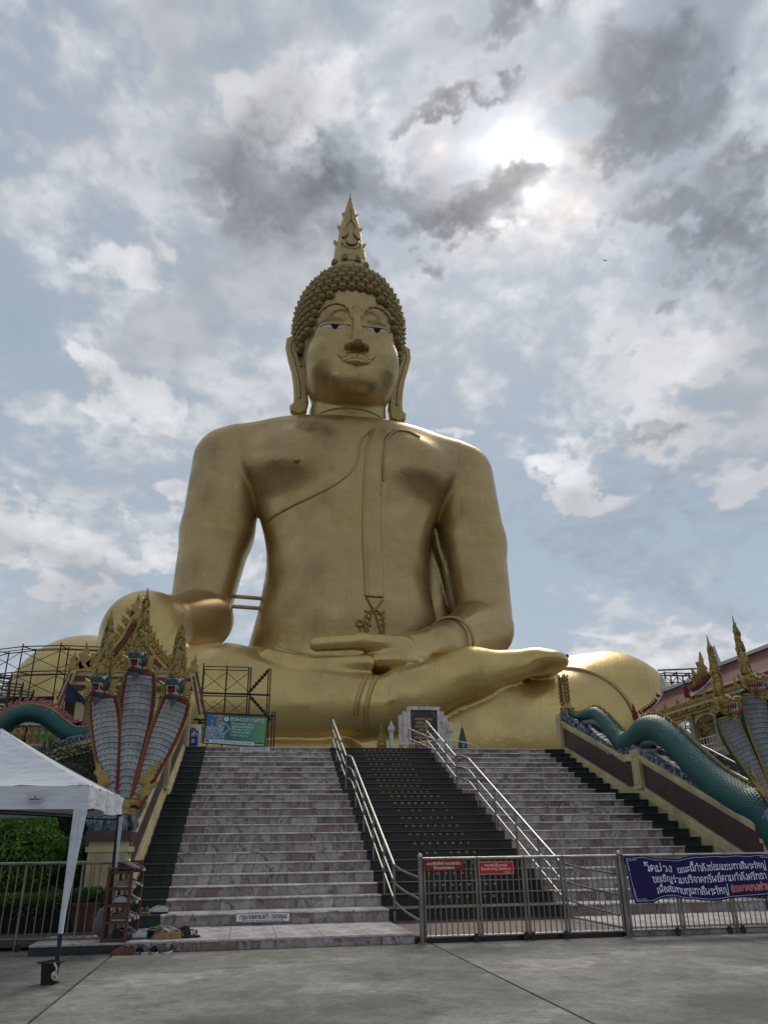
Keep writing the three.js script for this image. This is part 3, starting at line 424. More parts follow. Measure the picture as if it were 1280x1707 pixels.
// the extruded tread runs along -x..x with its nose toward +z
const flights = [[XF, XA, 1, 'border_tile', [M.greenStone], M.greenStone, 'border_tread'], [XA, XB, 6.4, 'pale_tile', marbleMats, treadMat, 'pale_tread'], [XB, XC, 5.5, 'black_tile', [M.blackStone], M.blackStone, 'black_tread'], [XC, XD, 6.4, 'pale_tile', marbleMats, treadMat, 'pale_tread'], [XD, XE, 1, 'border_tile', [M.greenStone], M.greenStone, 'border_tread']];
for (let k = 1; k <= 22; k++) {
  const y = yN(k), z = zN(k), dep = (k === 22 ? .5 : z - zN(k + 1)) + .0, h = ST.r - .03;
  for (const [x0, x1, n, nm, mats, tm, tn] of flights) {
    const m = part(stairs, tn, tread(x1 - x0 - .004, dep, k % 5), tm); m.position.set((x0 + x1) / 2, y, z);
    const N = Math.round(n), off = N > 1 ? (R0() - .5) * .5 : 0, w = (x1 - x0) / n; let a = x0 + (N > 1 ? off * w * .9 : 0), i = 0;
    const cuts = [x0]; if (N > 1) { for (let q = x0 + w * (.55 + .45 * R0()); q < x1 - w * .3; q += w) cuts.push(q); } cuts.push(x1);
    for (i = 0; i < cuts.length - 1; i++) {
      const cw = Math.round((cuts[i + 1] - cuts[i]) / .02) * .02, v = floor(R0() * 7), q = R0(), mt = mats[mats.length > 1 ? (q < .28 ? 0 : q < .5 ? 1 : q < .72 ? 2 : q < .8 ? 3 : q < .95 ? 4 : 5) : 0];
      const p = part(stairs, nm, tile(cw, h, v), mt); p.scale.x = (cuts[i + 1] - cuts[i]) / cw; p.position.set((cuts[i] + cuts[i + 1]) / 2, y - .03 - h / 2, z - .026 + (R0() - .5) * .002);
    }
  }
  if (k > 1) { // slip-proof dashes on the black risers, worn away in places
    const g = []; for (let i = 0; i < 8; i++) { const a = -.62 + i * .165; if (R0() < .05) continue; g.push(new THREE.BoxGeometry(.1, .04, .004).applyMatrix4(new THREE.Matrix4().makeShear(0, -.5, 0, 0, 0, 0)).translate(a + .12, 0, 0)); }
    if (g.length) { const m = part(stairs, 'yellow_dashes', mg(g), std([.30 + .2 * R0(), .225 + .14 * R0(), .06], .7)); m.userData.kind = 'stuff'; m.position.set(0, y - .062, z - .012); }
  }
}
// low platform in front: pale slabs left and right, dark floor in the middle
const platform = thing('platform', 'low platform of pale polished slabs in front of the lowest stair', 'platform');
part(platform, 'platform_core', uvm(mg([bx(XB - (-6.75), .1, ST.pd - .03, (XB - 6.75) / 2, .05, -ST.pd / 2 - .02), bx(10.4 - XC, .1, ST.pd - .03, (10.4 + XC) / 2, .05, -ST.pd / 2 - .02), bx(XC - XB, .06, ST.pd - .03, 0, .03, -ST.pd / 2 - .02)]), 3), M.concrete);
for (const [x0, x1] of [[-6.75, XB], [XC, 10.4]]) {
  const n = Math.round((x1 - x0) / .62), w = (x1 - x0) / n;
  for (let i = 0; i < n; i++) {
    for (let j = 0; j < 3; j++) { const m = part(platform, 'floor_slab', j ? (tileCache['fs' + w.toFixed(2)] ??= uvm(cbx(w - .005, .026, ST.pd / 3 - .005, .002), 1.3)) : (tileCache['ft' + w.toFixed(2)] ??= uvm(cbx(w - .005, .026, ST.pd / 3 - .005, .004), 1.3, .4, .3)), treadMat); m.position.set(x0 + w * (i + .5), ST.ph - .013 + (R0() - .5) * .001, .012 - ST.pd / 3 * (j + .5)); }
    const p = part(platform, 'front_tile', tile(w, .1, floor(R0() * 7)), i < 2 && x0 < 0 ? M.greenStone : marbleMats[floor(R0() * 3)]); p.position.set(x0 + w * (i + .5), .05, -.012 + (R0() - .5) * .002);
  }
}
for (let i = 0; i < 5; i++) for (let j = 0; j < 3; j++) { const w = (XC - XB) / 5; const m = part(platform, 'dark_slab', (tileCache.ds ??= uvm(cbx(w - .004, .024, ST.pd / 3 - .004, .002), .8)), M.floorStone); m.position.set(XB + w * (i + .5), .084, -.012 - ST.pd / 3 * (j + .5) + .012); }
part(platform, 'dark_kerb', uvm(bx(XC - XB - .01, .07, .02, 0, .036, -.012), .5), M.blackStone);

// ---------------------------------------------------------------- stone stringer walls with cream mouldings
const slope = ST.r / ST.t;
function prism(pts, x0, x1) { const s = new THREE.Shape(); pts.forEach(([z, y], i) => (i ? s.lineTo(-z, y) : s.moveTo(-z, y))); s.closePath(); return new THREE.ExtrudeGeometry(s, { depth: abs(x1 - x0), bevelEnabled: false }).rotateY(PI / 2).translate(min(x0, x1), 0, 0); }
// lower line of the wall follows the nosings; offset in metres above it
const line = (z, up) => { const P = [[-2.0, .34], [-2.87, yN(2) + .02], [zN(13) + .0, yN(13)], [zN(14) + .0, yN(13)], [zN(22), yN(22)], [-13.2, yN(22)]]; if (z > P[0][0]) return P[0][1] + up; for (let i = 0; i < P.length - 1; i++) if (z <= P[i][0] && z >= P[i + 1][0]) return mixf(P[i][1], P[i + 1][1], (P[i][0] - z) / (P[i][0] - P[i + 1][0])) + up; return P[5][1] + up; };
function band(zs, up0, up1, x0, x1) { return prism([...zs.map((z) => [z, line(z, up0)]), ...[...zs].reverse().map((z) => [z, line(z, up1)])], x0, x1); }
function stringer(label, inner, side, zlist) {       // side: +1 the wall lies to +x of its inner face
  const t = thing('stair_wall', label, 'wall'), x = (d) => inner + side * d, W = .72;
  const zf = -2.6, zl = -7.55, zb = -8.35, ze = -12.75;
  part(t, 'wall_core', mg([prism([[zf, 0], [zf, line(zf, 1.0)], [zN(13), line(zN(13), .98)], [zN(14), line(zN(14), .98)], [ze, line(ze, .98)], [ze, 0]], x(.10), x(W - .1))]), M.redStone);
  for (const [za, zc] of [[zf, zl], [zb, ze]]) {
    const zs = [za, zc];
    part(t, 'granite_panel', uvm(band(zs, .2, .84, x(.085), x(.13)), .7), M.redStone);
    for (const [a, b, d] of [[-.22, .14, .02], [.14, .22, .045], [-.02, .05, .005], [.82, .88, .06], [.88, .95, .03], [.95, 1.02, .0]]) part(t, 'moulding', uvm(band(zs, a, b, x(d), x(W - d)), 2), M.cream);
  }
  // landing: short level piece and a post
  part(t, 'moulding', uvm(band([zl, zb], -.22, .2, x(.02), x(W - .02)), 2), M.cream); part(t, 'moulding', uvm(band([zl, zb], .84, 1.02, x(.02), x(W - .02)), 2), M.cream); part(t, 'granite_panel', band([zl, zb], .2, .84, x(.085), x(.13)), M.redStone);
  for (const [z, y0, y1, w] of [[-7.62, yN(13) + .1, yN(13) + 1.08, .4], [-12.6, yN(22) - .1, yN(22) + 1.12, .34]]) {
    const p = part(t, 'post', uvm(mg([bx(W + .03, y1 - y0, w, x(W / 2), (y0 + y1) / 2, z)]), 2), M.cream);
    part(p, 'panel_rim', mg([bx(.02, y1 - y0 - .3, .05, x(-.02), (y0 + y1) / 2, z - w * .28), bx(.02, y1 - y0 - .3, .05, x(-.02), (y0 + y1) / 2, z + w * .28), bx(.02, .05, w * .6, x(-.02), y1 - .14, z), bx(.02, .05, w * .6, x(-.02), y0 + .14, z)]), M.cream);
  }
  const g = part(t, 'finial_base', mg([turned([[.3, 0], [.3, .06], [.2, .1], [.24, .18], [.26, .22], [.16, .3], [.1, .42]], 8).translate(x(W / 2), yN(22) + 1.12, -12.6)]), M.goldLeaf);
  // front pedestal
  const py = 1.4;
  part(t, 'pedestal', uvm(mg([bx(W - .12, py, .7, x(W / 2), py / 2, -2.55), bx(W - .02, .12, .8, x(W / 2), .06, -2.55), bx(W - .04, .08, .76, x(W / 2), py - .12, -2.55)]), 2), M.cream);
  part(t, 'pedestal_rim', mg([-1, 1].flatMap((s) => [bx(.04, py - .4, .02, x(W / 2) + s * .2, py / 2, -2.19), bx(.025, py - .4, .015, x(W / 2) + s * .13, py / 2, -2.19)])), M.cream);
  part(t, 'pedestal_cap', uvm(cbx(W, .16, .84, .012, x(W / 2), py + .08, -2.55), .7), M.redStone);
  // rolling wave ornament along the top
  const R = rng(31 + side), wg = [], wd = [];
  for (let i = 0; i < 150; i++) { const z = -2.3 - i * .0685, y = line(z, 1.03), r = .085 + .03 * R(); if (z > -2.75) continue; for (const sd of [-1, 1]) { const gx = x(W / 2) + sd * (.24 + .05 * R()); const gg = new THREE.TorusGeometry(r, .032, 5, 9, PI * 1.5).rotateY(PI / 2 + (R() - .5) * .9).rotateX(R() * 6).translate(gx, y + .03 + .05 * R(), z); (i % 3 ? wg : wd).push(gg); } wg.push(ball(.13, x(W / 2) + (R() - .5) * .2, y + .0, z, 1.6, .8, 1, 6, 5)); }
  for (let i = 0; i < 26; i++) { const a = R() * 6.28; wg.push(new THREE.TorusGeometry(.09 + .04 * R(), .034, 5, 9, PI * 1.5).rotateY(R() * 6).translate(x(W / 2) + cos(a) * .3, py + .2 + R() * .14, -2.55 + sin(a) * .34)); }
  wg.push(bx(W - .2, .18, .6, x(W / 2), py + .24, -2.55));
  stuffPart(t, 'wave_ornament', mg(wg), M.wave); stuffPart(t, 'dark_wave_curls', mg(wd), M.waveDark);  // dark blue curls set among the grey ones
  return t;
}
stringer('stair wall with cream mouldings and brown granite panels under the teal serpent', XE + .003, 1);
stringer('stair wall beside the shoe rack, carrying the grey-bellied three-headed serpent', XF - .003, -1);

// ---------------------------------------------------------------- steel handrails of the middle flight
function handrail(label, x, s) {
  const t = thing('handrail', label, 'handrail', [0, 0, 0], 0, 'steel handrails of the middle flight'); const H = .84;
  const P = (k, up) => [x, yN(k) + up, zN(k) - .12];
  const seg = (a, b) => { for (const [up, r] of [[H, .027], [.56, .016], [.28, .016]]) part(t, 'rail', mg([rod([a[0], a[1] + up, a[2]], [b[0], b[1] + up, b[2]], r, 10), ball(r, b[0], b[1] + up, b[2], 1, 1, 1, 8, 6), ball(r, a[0], a[1] + up, a[2], 1, 1, 1, 8, 6)]), M.steel); };
  const post = (p) => part(t, 'post', mg([rod(p, [p[0], p[1] + H, p[2]], .024, 8), rod(p, [p[0], p[1] + .012, p[2]], .05, 10)]), M.steelDull);
  const up0 = P(22, 0), up1 = P(14, 0), dn0 = [x, yN(13), zN(13) - .1], dn1 = [x, .1, zN(2) + .18 + .35];
  up1[1] = yN(14) - .0; seg(up0, up1);
  const d1 = [x, yN(1) - .02, zN(1) - .02]; d1[1] = dn0[1] - (d1[2] - dn0[2]) * slope; seg(dn0, d1);
  for (const k of [22, 19.3, 16.6, 14]) post([x, yN(Math.round(k)) - .0, up0[2] + (up1[2] - up0[2]) * (22 - k) / 8]);
  for (const f of [.12, .36, .6, .82]) { const z = mixf(dn0[2], d1[2], f); let k = 13; while (k > 1 && zN(k) < z) k--; const yb = yN(k + 0); const yt = mixf(dn0[1], d1[1], f) + H; part(t, 'post', rod([x, yb - .01, z], [x, yt, z], .024, 8), M.steelDull); }
  part(t, 'post', rod([x, .1, d1[2]], [x, d1[1] + H, d1[2]], .026, 8), M.steelDull);
  for (const [up, r] of [[H, .03], [.56, .018], [.28, .018]]) part(t, 'landing_link', pipe([[x, up1[1] + up, up1[2]], [x, (up1[1] + dn0[1]) / 2 + up + .03, (up1[2] + dn0[2]) / 2], [x, dn0[1] + up, dn0[2]]], r, 10, 6), M.steelDull);
  for (const up of [H, .56, .28]) part(t, 'end_pipe', pipe([[x, d1[1] + up, d1[2]], [x - s * .01, d1[1] + up - .08, -1.2], [x - s * .02, up + .02, -.35], [x - s * .02, up - .0, .02]], .016, 20, 6), M.steelDull);
}
handrail('steel handrail between the black flight and the pale flight with the shoe sign', XB + .1, 1);
handrail('steel handrail between the black flight and the pale flight by the teal serpent', XC - .1, -1);
// ---------------------------------------------------------------- serpents
// one curling leaf of gilded ornament, tip up
function kanok(h, w = .4, d = .05) { return extr([[-.5 * w * h, 0], [-.62 * w * h, .2 * h], [-.42 * w * h, .42 * h], [-.55 * w * h, .6 * h], [-.2 * w * h, .66 * h], [0, h], [.16 * w * h, .72 * h], [.1 * w * h, .55 * h], [.42 * w * h, .4 * h], [.3 * w * h, .2 * h], [.5 * w * h, 0]], d * .5, d * .25); }
function crest(H, seed) {            // tall spire of leaves above the brow
  const R = rng(seed), g = [turned([[.13, 0], [.165, .1], [.15, .2], [.12, .32], [.10, .45], [.115, .56], [.085, .68], [.05, .78], [.062, .86], [.03, .94], [.010, 1.04]].map(([r, y]) => [r * H * .9, y * H]), 12).scale(1, 1, .62)];
  for (let i = 0; i < 38; i++) { const t = R() ** 1.2, a = (R() - .5) * 3.6, y = t * .86 * H, r = (.15 - .10 * t) * H * .85; const q = kanok(.13 * H * (1 - .4 * t), .7, .04).rotateZ((R() - .5) * 1.5).rotateX(-.15).translate(0, 0, .02).rotateY(a).translate(sin(a) * r, y, cos(a) * r * .62); g.push(q); }
  for (let i = 0; i < 14; i++) { const t = R() * .8, a = (R() - .5) * 2.6, r = (.15 - .10 * t) * H * .9; g.push(new THREE.TorusGeometry(.035 * H, .014 * H, 5, 9, 4.6).rotateZ(R() * 6).rotateY(a).translate(sin(a) * r, t * H, cos(a) * r * .62 + .01)); }
  for (const s of [-1, 1]) for (let k = 0; k < 6; k++) g.push(kanok(.15 * H * (1 - .07 * k), .6, .04).rotateZ(-s * (.42 - .05 * k)).translate(s * (.125 - .017 * k) * H, (.06 + k * .135) * H, -.02));
  return mg(g);
}
function serpentHead(parent, x, y, z, S, turn, seed, gold, gilt) {
  const H = new THREE.Group(); H.name = 'head'; H.position.set(x, y, z); H.rotation.y = turn; H.scale.setScalar(S); parent.add(H);
  const face = gilt ? gold : std([.06, .08, .07], .5), mouth = std([.22, .014, .016], .5), bone = std([.36, .37, .34], .5);
  part(H, 'skull', mg([ball(.17, 0, .08, -.02, 1, .85, 1.15), ball(.105, 0, .075, .17, 1.05, .62, 1.2), ball(.05, -.05, .11, .26, 1, .8, 1), ball(.05, .05, .11, .26, 1, .8, 1), ball(.06, -.1, .14, .08, 1.2, .7, 1.2), ball(.06, .1, .14, .08, 1.2, .7, 1.2), bx(.06, .04, .1, 0, .17, .12, -.4)]), face);
  part(H, 'lower_jaw', mg([ball(.1, 0, -.13, .11, 1.05, .42, 1.35), ball(.09, 0, -.09, -.03, 1.2, 1, 1), kanok(.2, .5, .05).rotateZ(PI).translate(0, -.12, .12)]), face);
  part(H, 'mouth', mg([ball(.1, 0, -.02, .06, .95, 1.0, 1.2), ball(.06, 0, -.09, .2, .8, .35, 1.7).rotateX(.12), rod([0, -.1, .26], [-.03, -.15, .36], .028, 6, .01)]), mouth);
  const t = []; for (const s of [-1, 1]) { t.push(rod([s * .075, .03, .24], [s * .07, -.06, .25], .018, 6, .003), rod([s * .065, -.1, .22], [s * .07, -.02, .24], .016, 6, .003)); for (let k = 0; k < 4; k++) t.push(rod([s * .085, .02, .2 - k * .045], [s * .085, -.025, .2 - k * .045], .012, 5, .003), rod([s * .08, -.1, .18 - k * .045], [s * .085, -.06, .18 - k * .045], .012, 5, .003)); t.push(new THREE.TorusGeometry(.085, .014, 5, 12, 3.4).rotateX(PI / 2).rotateZ(0).translate(0, s > 0 ? .028 : -.105, .16)); }
  part(H, 'teeth', mg(t), bone);
  for (const s of [-1, 1]) { part(H, 'eye', ball(.034, s * .1, .125, .14), std([.5, .48, .4], .3)); }
  for (const s of [-1, 1]) part(H, 'ear_fin', mg([kanok(.22, .55, .05).rotateZ(-s * .7).rotateY(s * .5).translate(s * .15, .0, -.06), kanok(.16, .55, .05).rotateZ(-s * 1.4).rotateY(s * .4).translate(s * .15, -.06, -.04)]), gold);
  part(H, 'crest', crest(1.2, seed).scale(.74, 1, .8).rotateX(-.04).translate(0, .14, -.08), gold);
  return H;
}
function hood(parent, b, t, w, seed, C) {    // b, t: foot and top of the neck [x, y, z]; w: half width of the spread hood
  const mid = [mixf(b[0], t[0], .45), mixf(b[1], t[1], .45), mixf(b[2], t[2], .45) - .12], mid2 = [mixf(b[0], t[0], .8), mixf(b[1], t[1], .8), mixf(b[2], t[2], .8) - .13];
  const DP = C.depth ?? .42; const path = [b, mid, mid2, t], wf = (u) => w * (.44 + .62 * sstep(0, .75, u) - .12 * sstep(.86, 1, u)), curve = new THREE.CatmullRomCurve3(path.map((p) => V(...p)), false, 'centripetal');
  const hd = part(parent, 'hood', mg([loft(path, wf, 34, 18, (u) => DP * (1 - .28 * u)), ball(w * .93, t[0], t[1], t[2] - .02, 1, .42, .36)]), C.back);
  const fr = (u, s, lift) => { const c = curve.getPointAt(clamp(u)), tg = curve.getTangentAt(clamp(u)), side = V(1, 0, 0).addScaledVector(tg, -tg.x).normalize(), n = V().crossVectors(side, tg).normalize(), r = wf(u), f = DP * (1 - .28 * u); return c.clone().addScaledVector(side, s * r).addScaledVector(n, sqrt(max(0, 1 - s * s)) * r * f + lift); };
  for (const s of [-1, 1]) {
    part(hd, 'hood_border', pipe(Array.from({ length: 22 }, (_, i) => fr(i / 21, s * .90, .012).toArray()), .026, 44, 6), C.border);
    const g = []; for (let i = 0; i < 40; i++) { const p = fr(i / 40, s * .99, .0); g.push(kanok(.06, .75, .03).rotateZ(-s * .9).translate(p.x, p.y, p.z)); } if (C.fringe) stuffPart(hd, 'hood_fringe', mg(g), C.fringe);
  }
  part(hd, 'hood_border', pipe(Array.from({ length: 13 }, (_, i) => { const s = (i / 12 - .5) * 1.8; return fr(.985 + .015 * (1 - s * s), s, .012).toArray(); }), .026, 24, 6), C.border);
  const n = 20; // overlapping plates of the belly
  for (let i = 0; i < n; i++) {
    const u0 = i / n + .004, u1 = (i + 1) / n, pos = [], idx = [], K = 8;
    for (const [u, lift] of [[u0, .010], [u0, .030], [u1, .014], [u1, .0]]) for (let k = 0; k <= K; k++) { const s = (k / K - .5) * 1.76, p = fr(u + .012 * (1 - (2 * k / K - 1) ** 2), s, lift); pos.push(p.x, p.y, p.z); }
    for (let r = 0; r < 3; r++) for (let k = 0; k < K; k++) { const a = r * (K + 1) + k, d = a + K + 1; idx.push(a, a + 1, d, d, a + 1, d + 1); }
    const g = new THREE.BufferGeometry(); g.setAttribute('position', new THREE.Float32BufferAttribute(pos, 3)); g.setIndex(idx); g.computeVertexNormals(); const m = uvm(g, 1); m.computeVertexNormals();
    const pl = part(hd, 'belly_plate', m, C.belly);
    if (i < n - 1) { const nk = []; const cnt = 4; for (let k = 0; k < cnt; k++) { const s = ((k + .5) / cnt - .5) * 1.6, p = fr(u0 + (u1 - u0) * .72, s, .022), q = fr(u1, s, .024); nk.push(rod(p.toArray(), q.toArray(), .005, 4)); } part(pl, 'plate_notch', mg(nk), C.notch); }
  }
}
M.bellyDark = std([.27, .285, .285], .55, .05, { map: grime });
const notchMat = std([.06, .065, .065], .6);
function serpent(label, sx, C, seed) {
  const t = thing('serpent', label, 'serpent statue', [0, 0, 0]);
  // body: rides up the wall in three waves, tail at the top
  const bodyP = [[1.2, -2.55], [1.78, -2.94], [2.0, -3.5], [2.42, -4.4], [3.02, -5.3], [3.62, -6.1], [3.95, -6.75], [4.02, -7.4], [3.86, -8.1], [3.84, -8.7], [4.2, -9.25], [4.62, -9.8], [4.9, -10.35], [4.98, -11.0], [5.02, -11.7], [5.18, -12.2], [5.42, -12.6], [5.75, -12.7]].map(([y, z]) => [sx * 6.3, y, z]);
  const rf = (u) => .375 - .02 * u - .30 * sstep(.5, 1, u) + .02 * sin(u * 9);
  part(t, 'body', loft(bodyP, rf, 140, 20), M.teal);
  const cv = new THREE.CatmullRomCurve3(bodyP.map((p) => V(...p)), false, 'centripetal'), g = [], bl = [];
  for (let i = 0; i < 130; i++) { const u = .1 + .88 * i / 130, p = cv.getPointAt(u), tg = cv.getTangentAt(u), up = V(0, tg.z, -tg.y).normalize(); if (up.y < 0) up.negate(); const q = p.addScaledVector(up, rf(u) - .02), a = Math.atan2(up.z, up.y); if (i % 4 < 3) g.push(kanok(.075, .8, .05).rotateY(PI / 2).rotateX(a - .35).translate(q.x, q.y, q.z)); }
  stuffPart(t, 'spine_fins', mg(g), M.goldLeaf);
  part(t, 'belly_strip', loft(bodyP.map(([x, y, z]) => [x, y - .0, z]).slice(2), (u) => rf(.12 + .88 * u) * .55, 100, 10).translate(0, -.235, 0), C.belly);
  part(t, 'tail_flame', mg([turned([[.05, 0], [.1, .1], [.12, .25], [.09, .45], [.1, .55], [.06, .8], [.03, 1.05], [.004, 1.25]], 10).scale(1, 1, .8), ...[0, 1, 2, 3, 4, 5, 6].flatMap((k) => [kanok(.26, .6, .05).rotateZ(.4).translate(-.07, .1 + k * .13, 0), kanok(.26, .6, .05).rotateZ(-.4).translate(.07, .1 + k * .13, 0), kanok(.24, .6, .05).rotateY(1.57).rotateX(.35).translate(0, .1 + k * .13, .07)])]).translate(sx * 6.3, 5.45, -12.65), M.goldLeaf);
  const cx = sx * (6.13 + (C.dx ?? 0)), z0 = -2.66, dy = C.dy ?? 0;
  part(t, 'collar', mg([new THREE.TorusGeometry(.27, .06, 8, 20).rotateX(PI / 2).translate(cx, 2.02, z0), new THREE.TorusGeometry(.22, .05, 8, 20).rotateX(PI / 2).translate(cx, 1.9, z0), kanok(.3, .8, .08).rotateZ(PI).translate(cx, 2.02, z0 + .28), ball(.26, cx, 1.82, z0, 1, .7, 1), ...[-1, 1].flatMap((s) => [kanok(.5, .36, .06).rotateZ(-s * .55).translate(cx + s * .3, 2.3, z0 + .05), kanok(.42, .36, .06).rotateZ(-s * .85).translate(cx + s * .26, 2.1, z0 + .08)])]), M.goldLeaf);
  const fan = [[-.2, -.57 - (C.lean ?? 0), 3.82, .232, -.10], [0, .03 - (C.lean ?? 0) * .5, 4.28, .27, -.16], [.2, .74, 3.80, .238, -.10]];
  fan.forEach(([xb, xt, yt, w, dz], i) => {
    hood(t, [cx + xb, 1.95, z0 + (i === 1 ? 0 : .04)], [cx + xt, yt + dy, z0 + dz + .12], w, seed + i, C);
    serpentHead(t, cx + xt - .05, yt + dy + .14, z0 + dz + .28, 1.08, sx < 0 ? -.12 : C.look, seed + i * 7, M.goldLeaf, sx > 0);
  });
  return t;
}
serpent('three-headed serpent with red-edged grey bellies rearing beside the shoe rack', -1, { back: M.goldScales, border: M.red, fringe: M.goldLeaf, belly: M.belly, notch: notchMat }, 11);
serpent('teal scaled serpent winding down the wall beside the blue banner, grey bellies edged in gold', 1, { back: M.teal, border: M.goldLeaf, fringe: null, belly: M.bellyDark, notch: notchMat, depth: .9, lean: .26, look: .55, dx: .26, dy: -.14, small: 1 }, 41);

// the next flight of stairs lies to the west: its wall and serpent rise over the shrubs
{
  const t = thing('side_stair_wall', 'slanting cream wall top with grey waves behind the white tent roof', 'wall'), z = -11.5, P = [[-14, 2.15], [-9.35, 3.84], [-8.1, 4.22], [-6.9, 4.22]];
  const up = (a, b, d, w) => { const s = new THREE.Shape(); P.forEach(([x, y], i) => (i ? s.lineTo(x, y + a) : s.moveTo(x, y + a))); [...P].reverse().forEach(([x, y]) => s.lineTo(x, y + b)); s.closePath(); return new THREE.ExtrudeGeometry(s, { depth: w, bevelEnabled: false }).translate(0, 0, z - w / 2 + d); };
  part(t, 'moulding', uvm(up(-.32, -.2, .0, .62), 2), M.cream); part(t, 'moulding', uvm(up(-.2, -.1, .03, .62), 2), M.cream); part(t, 'moulding', uvm(up(-.1, 0, .06, .64), 2), M.cream);
  part(t, 'wall_panel', uvm(up(-2.4, -.32, 0, .4), 1), std([.03, .045, .03], .7, 0, { map: grime }));
  const R = rng(8), g = []; for (let i = 0; i < 120; i++) { const x = -13.5 + i * .052; let k = 0; while (P[k + 1][0] < x) k++; const y = mixf(P[k][1], P[k + 1][1], (x - P[k][0]) / (P[k + 1][0] - P[k][0])); g.push(new THREE.TorusGeometry(.08 + .03 * R(), .032, 5, 9, 4.7).rotateZ(R() * 6).rotateY((R() - .5) * .9).translate(x, y + .07 + .05 * R(), z + .2 + .1 * R())); g.push(ball(.12, x, y + .02, z, 1.2, .8, 2.2, 6, 5)); }
  stuffPart(t, 'wave_ornament', mg(g), M.wave);
  const s = thing('side_serpent', 'teal arched serpent back with pink and gold fins over the shrubs', 'serpent statue');
  const path = [[-13.2, 2.9, z], [-12.2, 2.95, z], [-11.35, 3.6, z], [-11.0, 4.3, z], [-10.45, 4.82, z], [-9.85, 4.82, z], [-9.35, 4.5, z], [-8.95, 4.28, z], [-8.3, 4.35, z], [-7.6, 4.6, z]], rf = () => .3;
  part(s, 'body', loft(path, (u) => .31 - .1 * u, 80, 16, () => 1, V(0, 0, 1)), M.teal);
  const cv = new THREE.CatmullRomCurve3(path.map((p) => V(...p)), false, 'centripetal'), f = [];
  part(s, 'fin_base', pipe(Array.from({ length: 40 }, (_, i) => { const u = .03 + i / 41, p = cv.getPointAt(u), tg = cv.getTangentAt(u); return [p.x - tg.y * (.31 - .1 * u), p.y + tg.x * (.31 - .1 * u), p.z]; }), .05, 90, 6), M.goldLeaf);
  for (let i = 0; i < 44; i++) { const u = .05 + .9 * i / 44, p = cv.getPointAt(u), tg = cv.getTangentAt(u), r = .31 - .1 * u; f.push(kanok(.26, .5, .05).rotateZ(Math.atan2(tg.y, tg.x) - .6).translate(p.x - tg.y * r, p.y + tg.x * r, p.z)); }
  part(s, 'fins', mg(f), std([.30, .09, .11], .5)).userData.kind = 'stuff';
}
// ---------------------------------------------------------------- halls on the terrace
const ornament = tex(512, 512, (u, v) => { const a = fbm(u * 14, v * 14, 0, 4, 14), b = abs(fbm(u * 9 + 4, v * 9, 0, 3, 9) - .5) * 2, k = sstep(.2, .6, a * .7 + b * .6); return [mixf(.05, .55, k), mixf(.028, .35, k), mixf(.01, .08, k)]; });
M.carved = std([1, 1, 1], .45, .5, { map: ornament, bumpMap: ornament, bumpScale: .06 });
const redTiles = tex(512, 512, (u, v) => { const r = v * 24, i = floor(r), x = (u * 24 + (i % 2) * .5) % 1 - .5, y = r - i, e = sstep(.5, .42, abs(x)) * sstep(.0, .14, y), n = h3(floor(u * 24 + (i % 2) * .5), i, 5), m = fbm(u * 4, v * 4, 0, 4, 4); const k = (.7 + .6 * n * .6 + .5 * (m - .5)) * (.55 + .45 * e); return [.20 * k, .062 * k, .05 * k]; });
M.roof = std([.8, .74, .72], .75, 0, { map: redTiles, bumpMap: redTiles, bumpScale: .05 });
M.gildRed = std([.17, .035, .03], .55, .1);
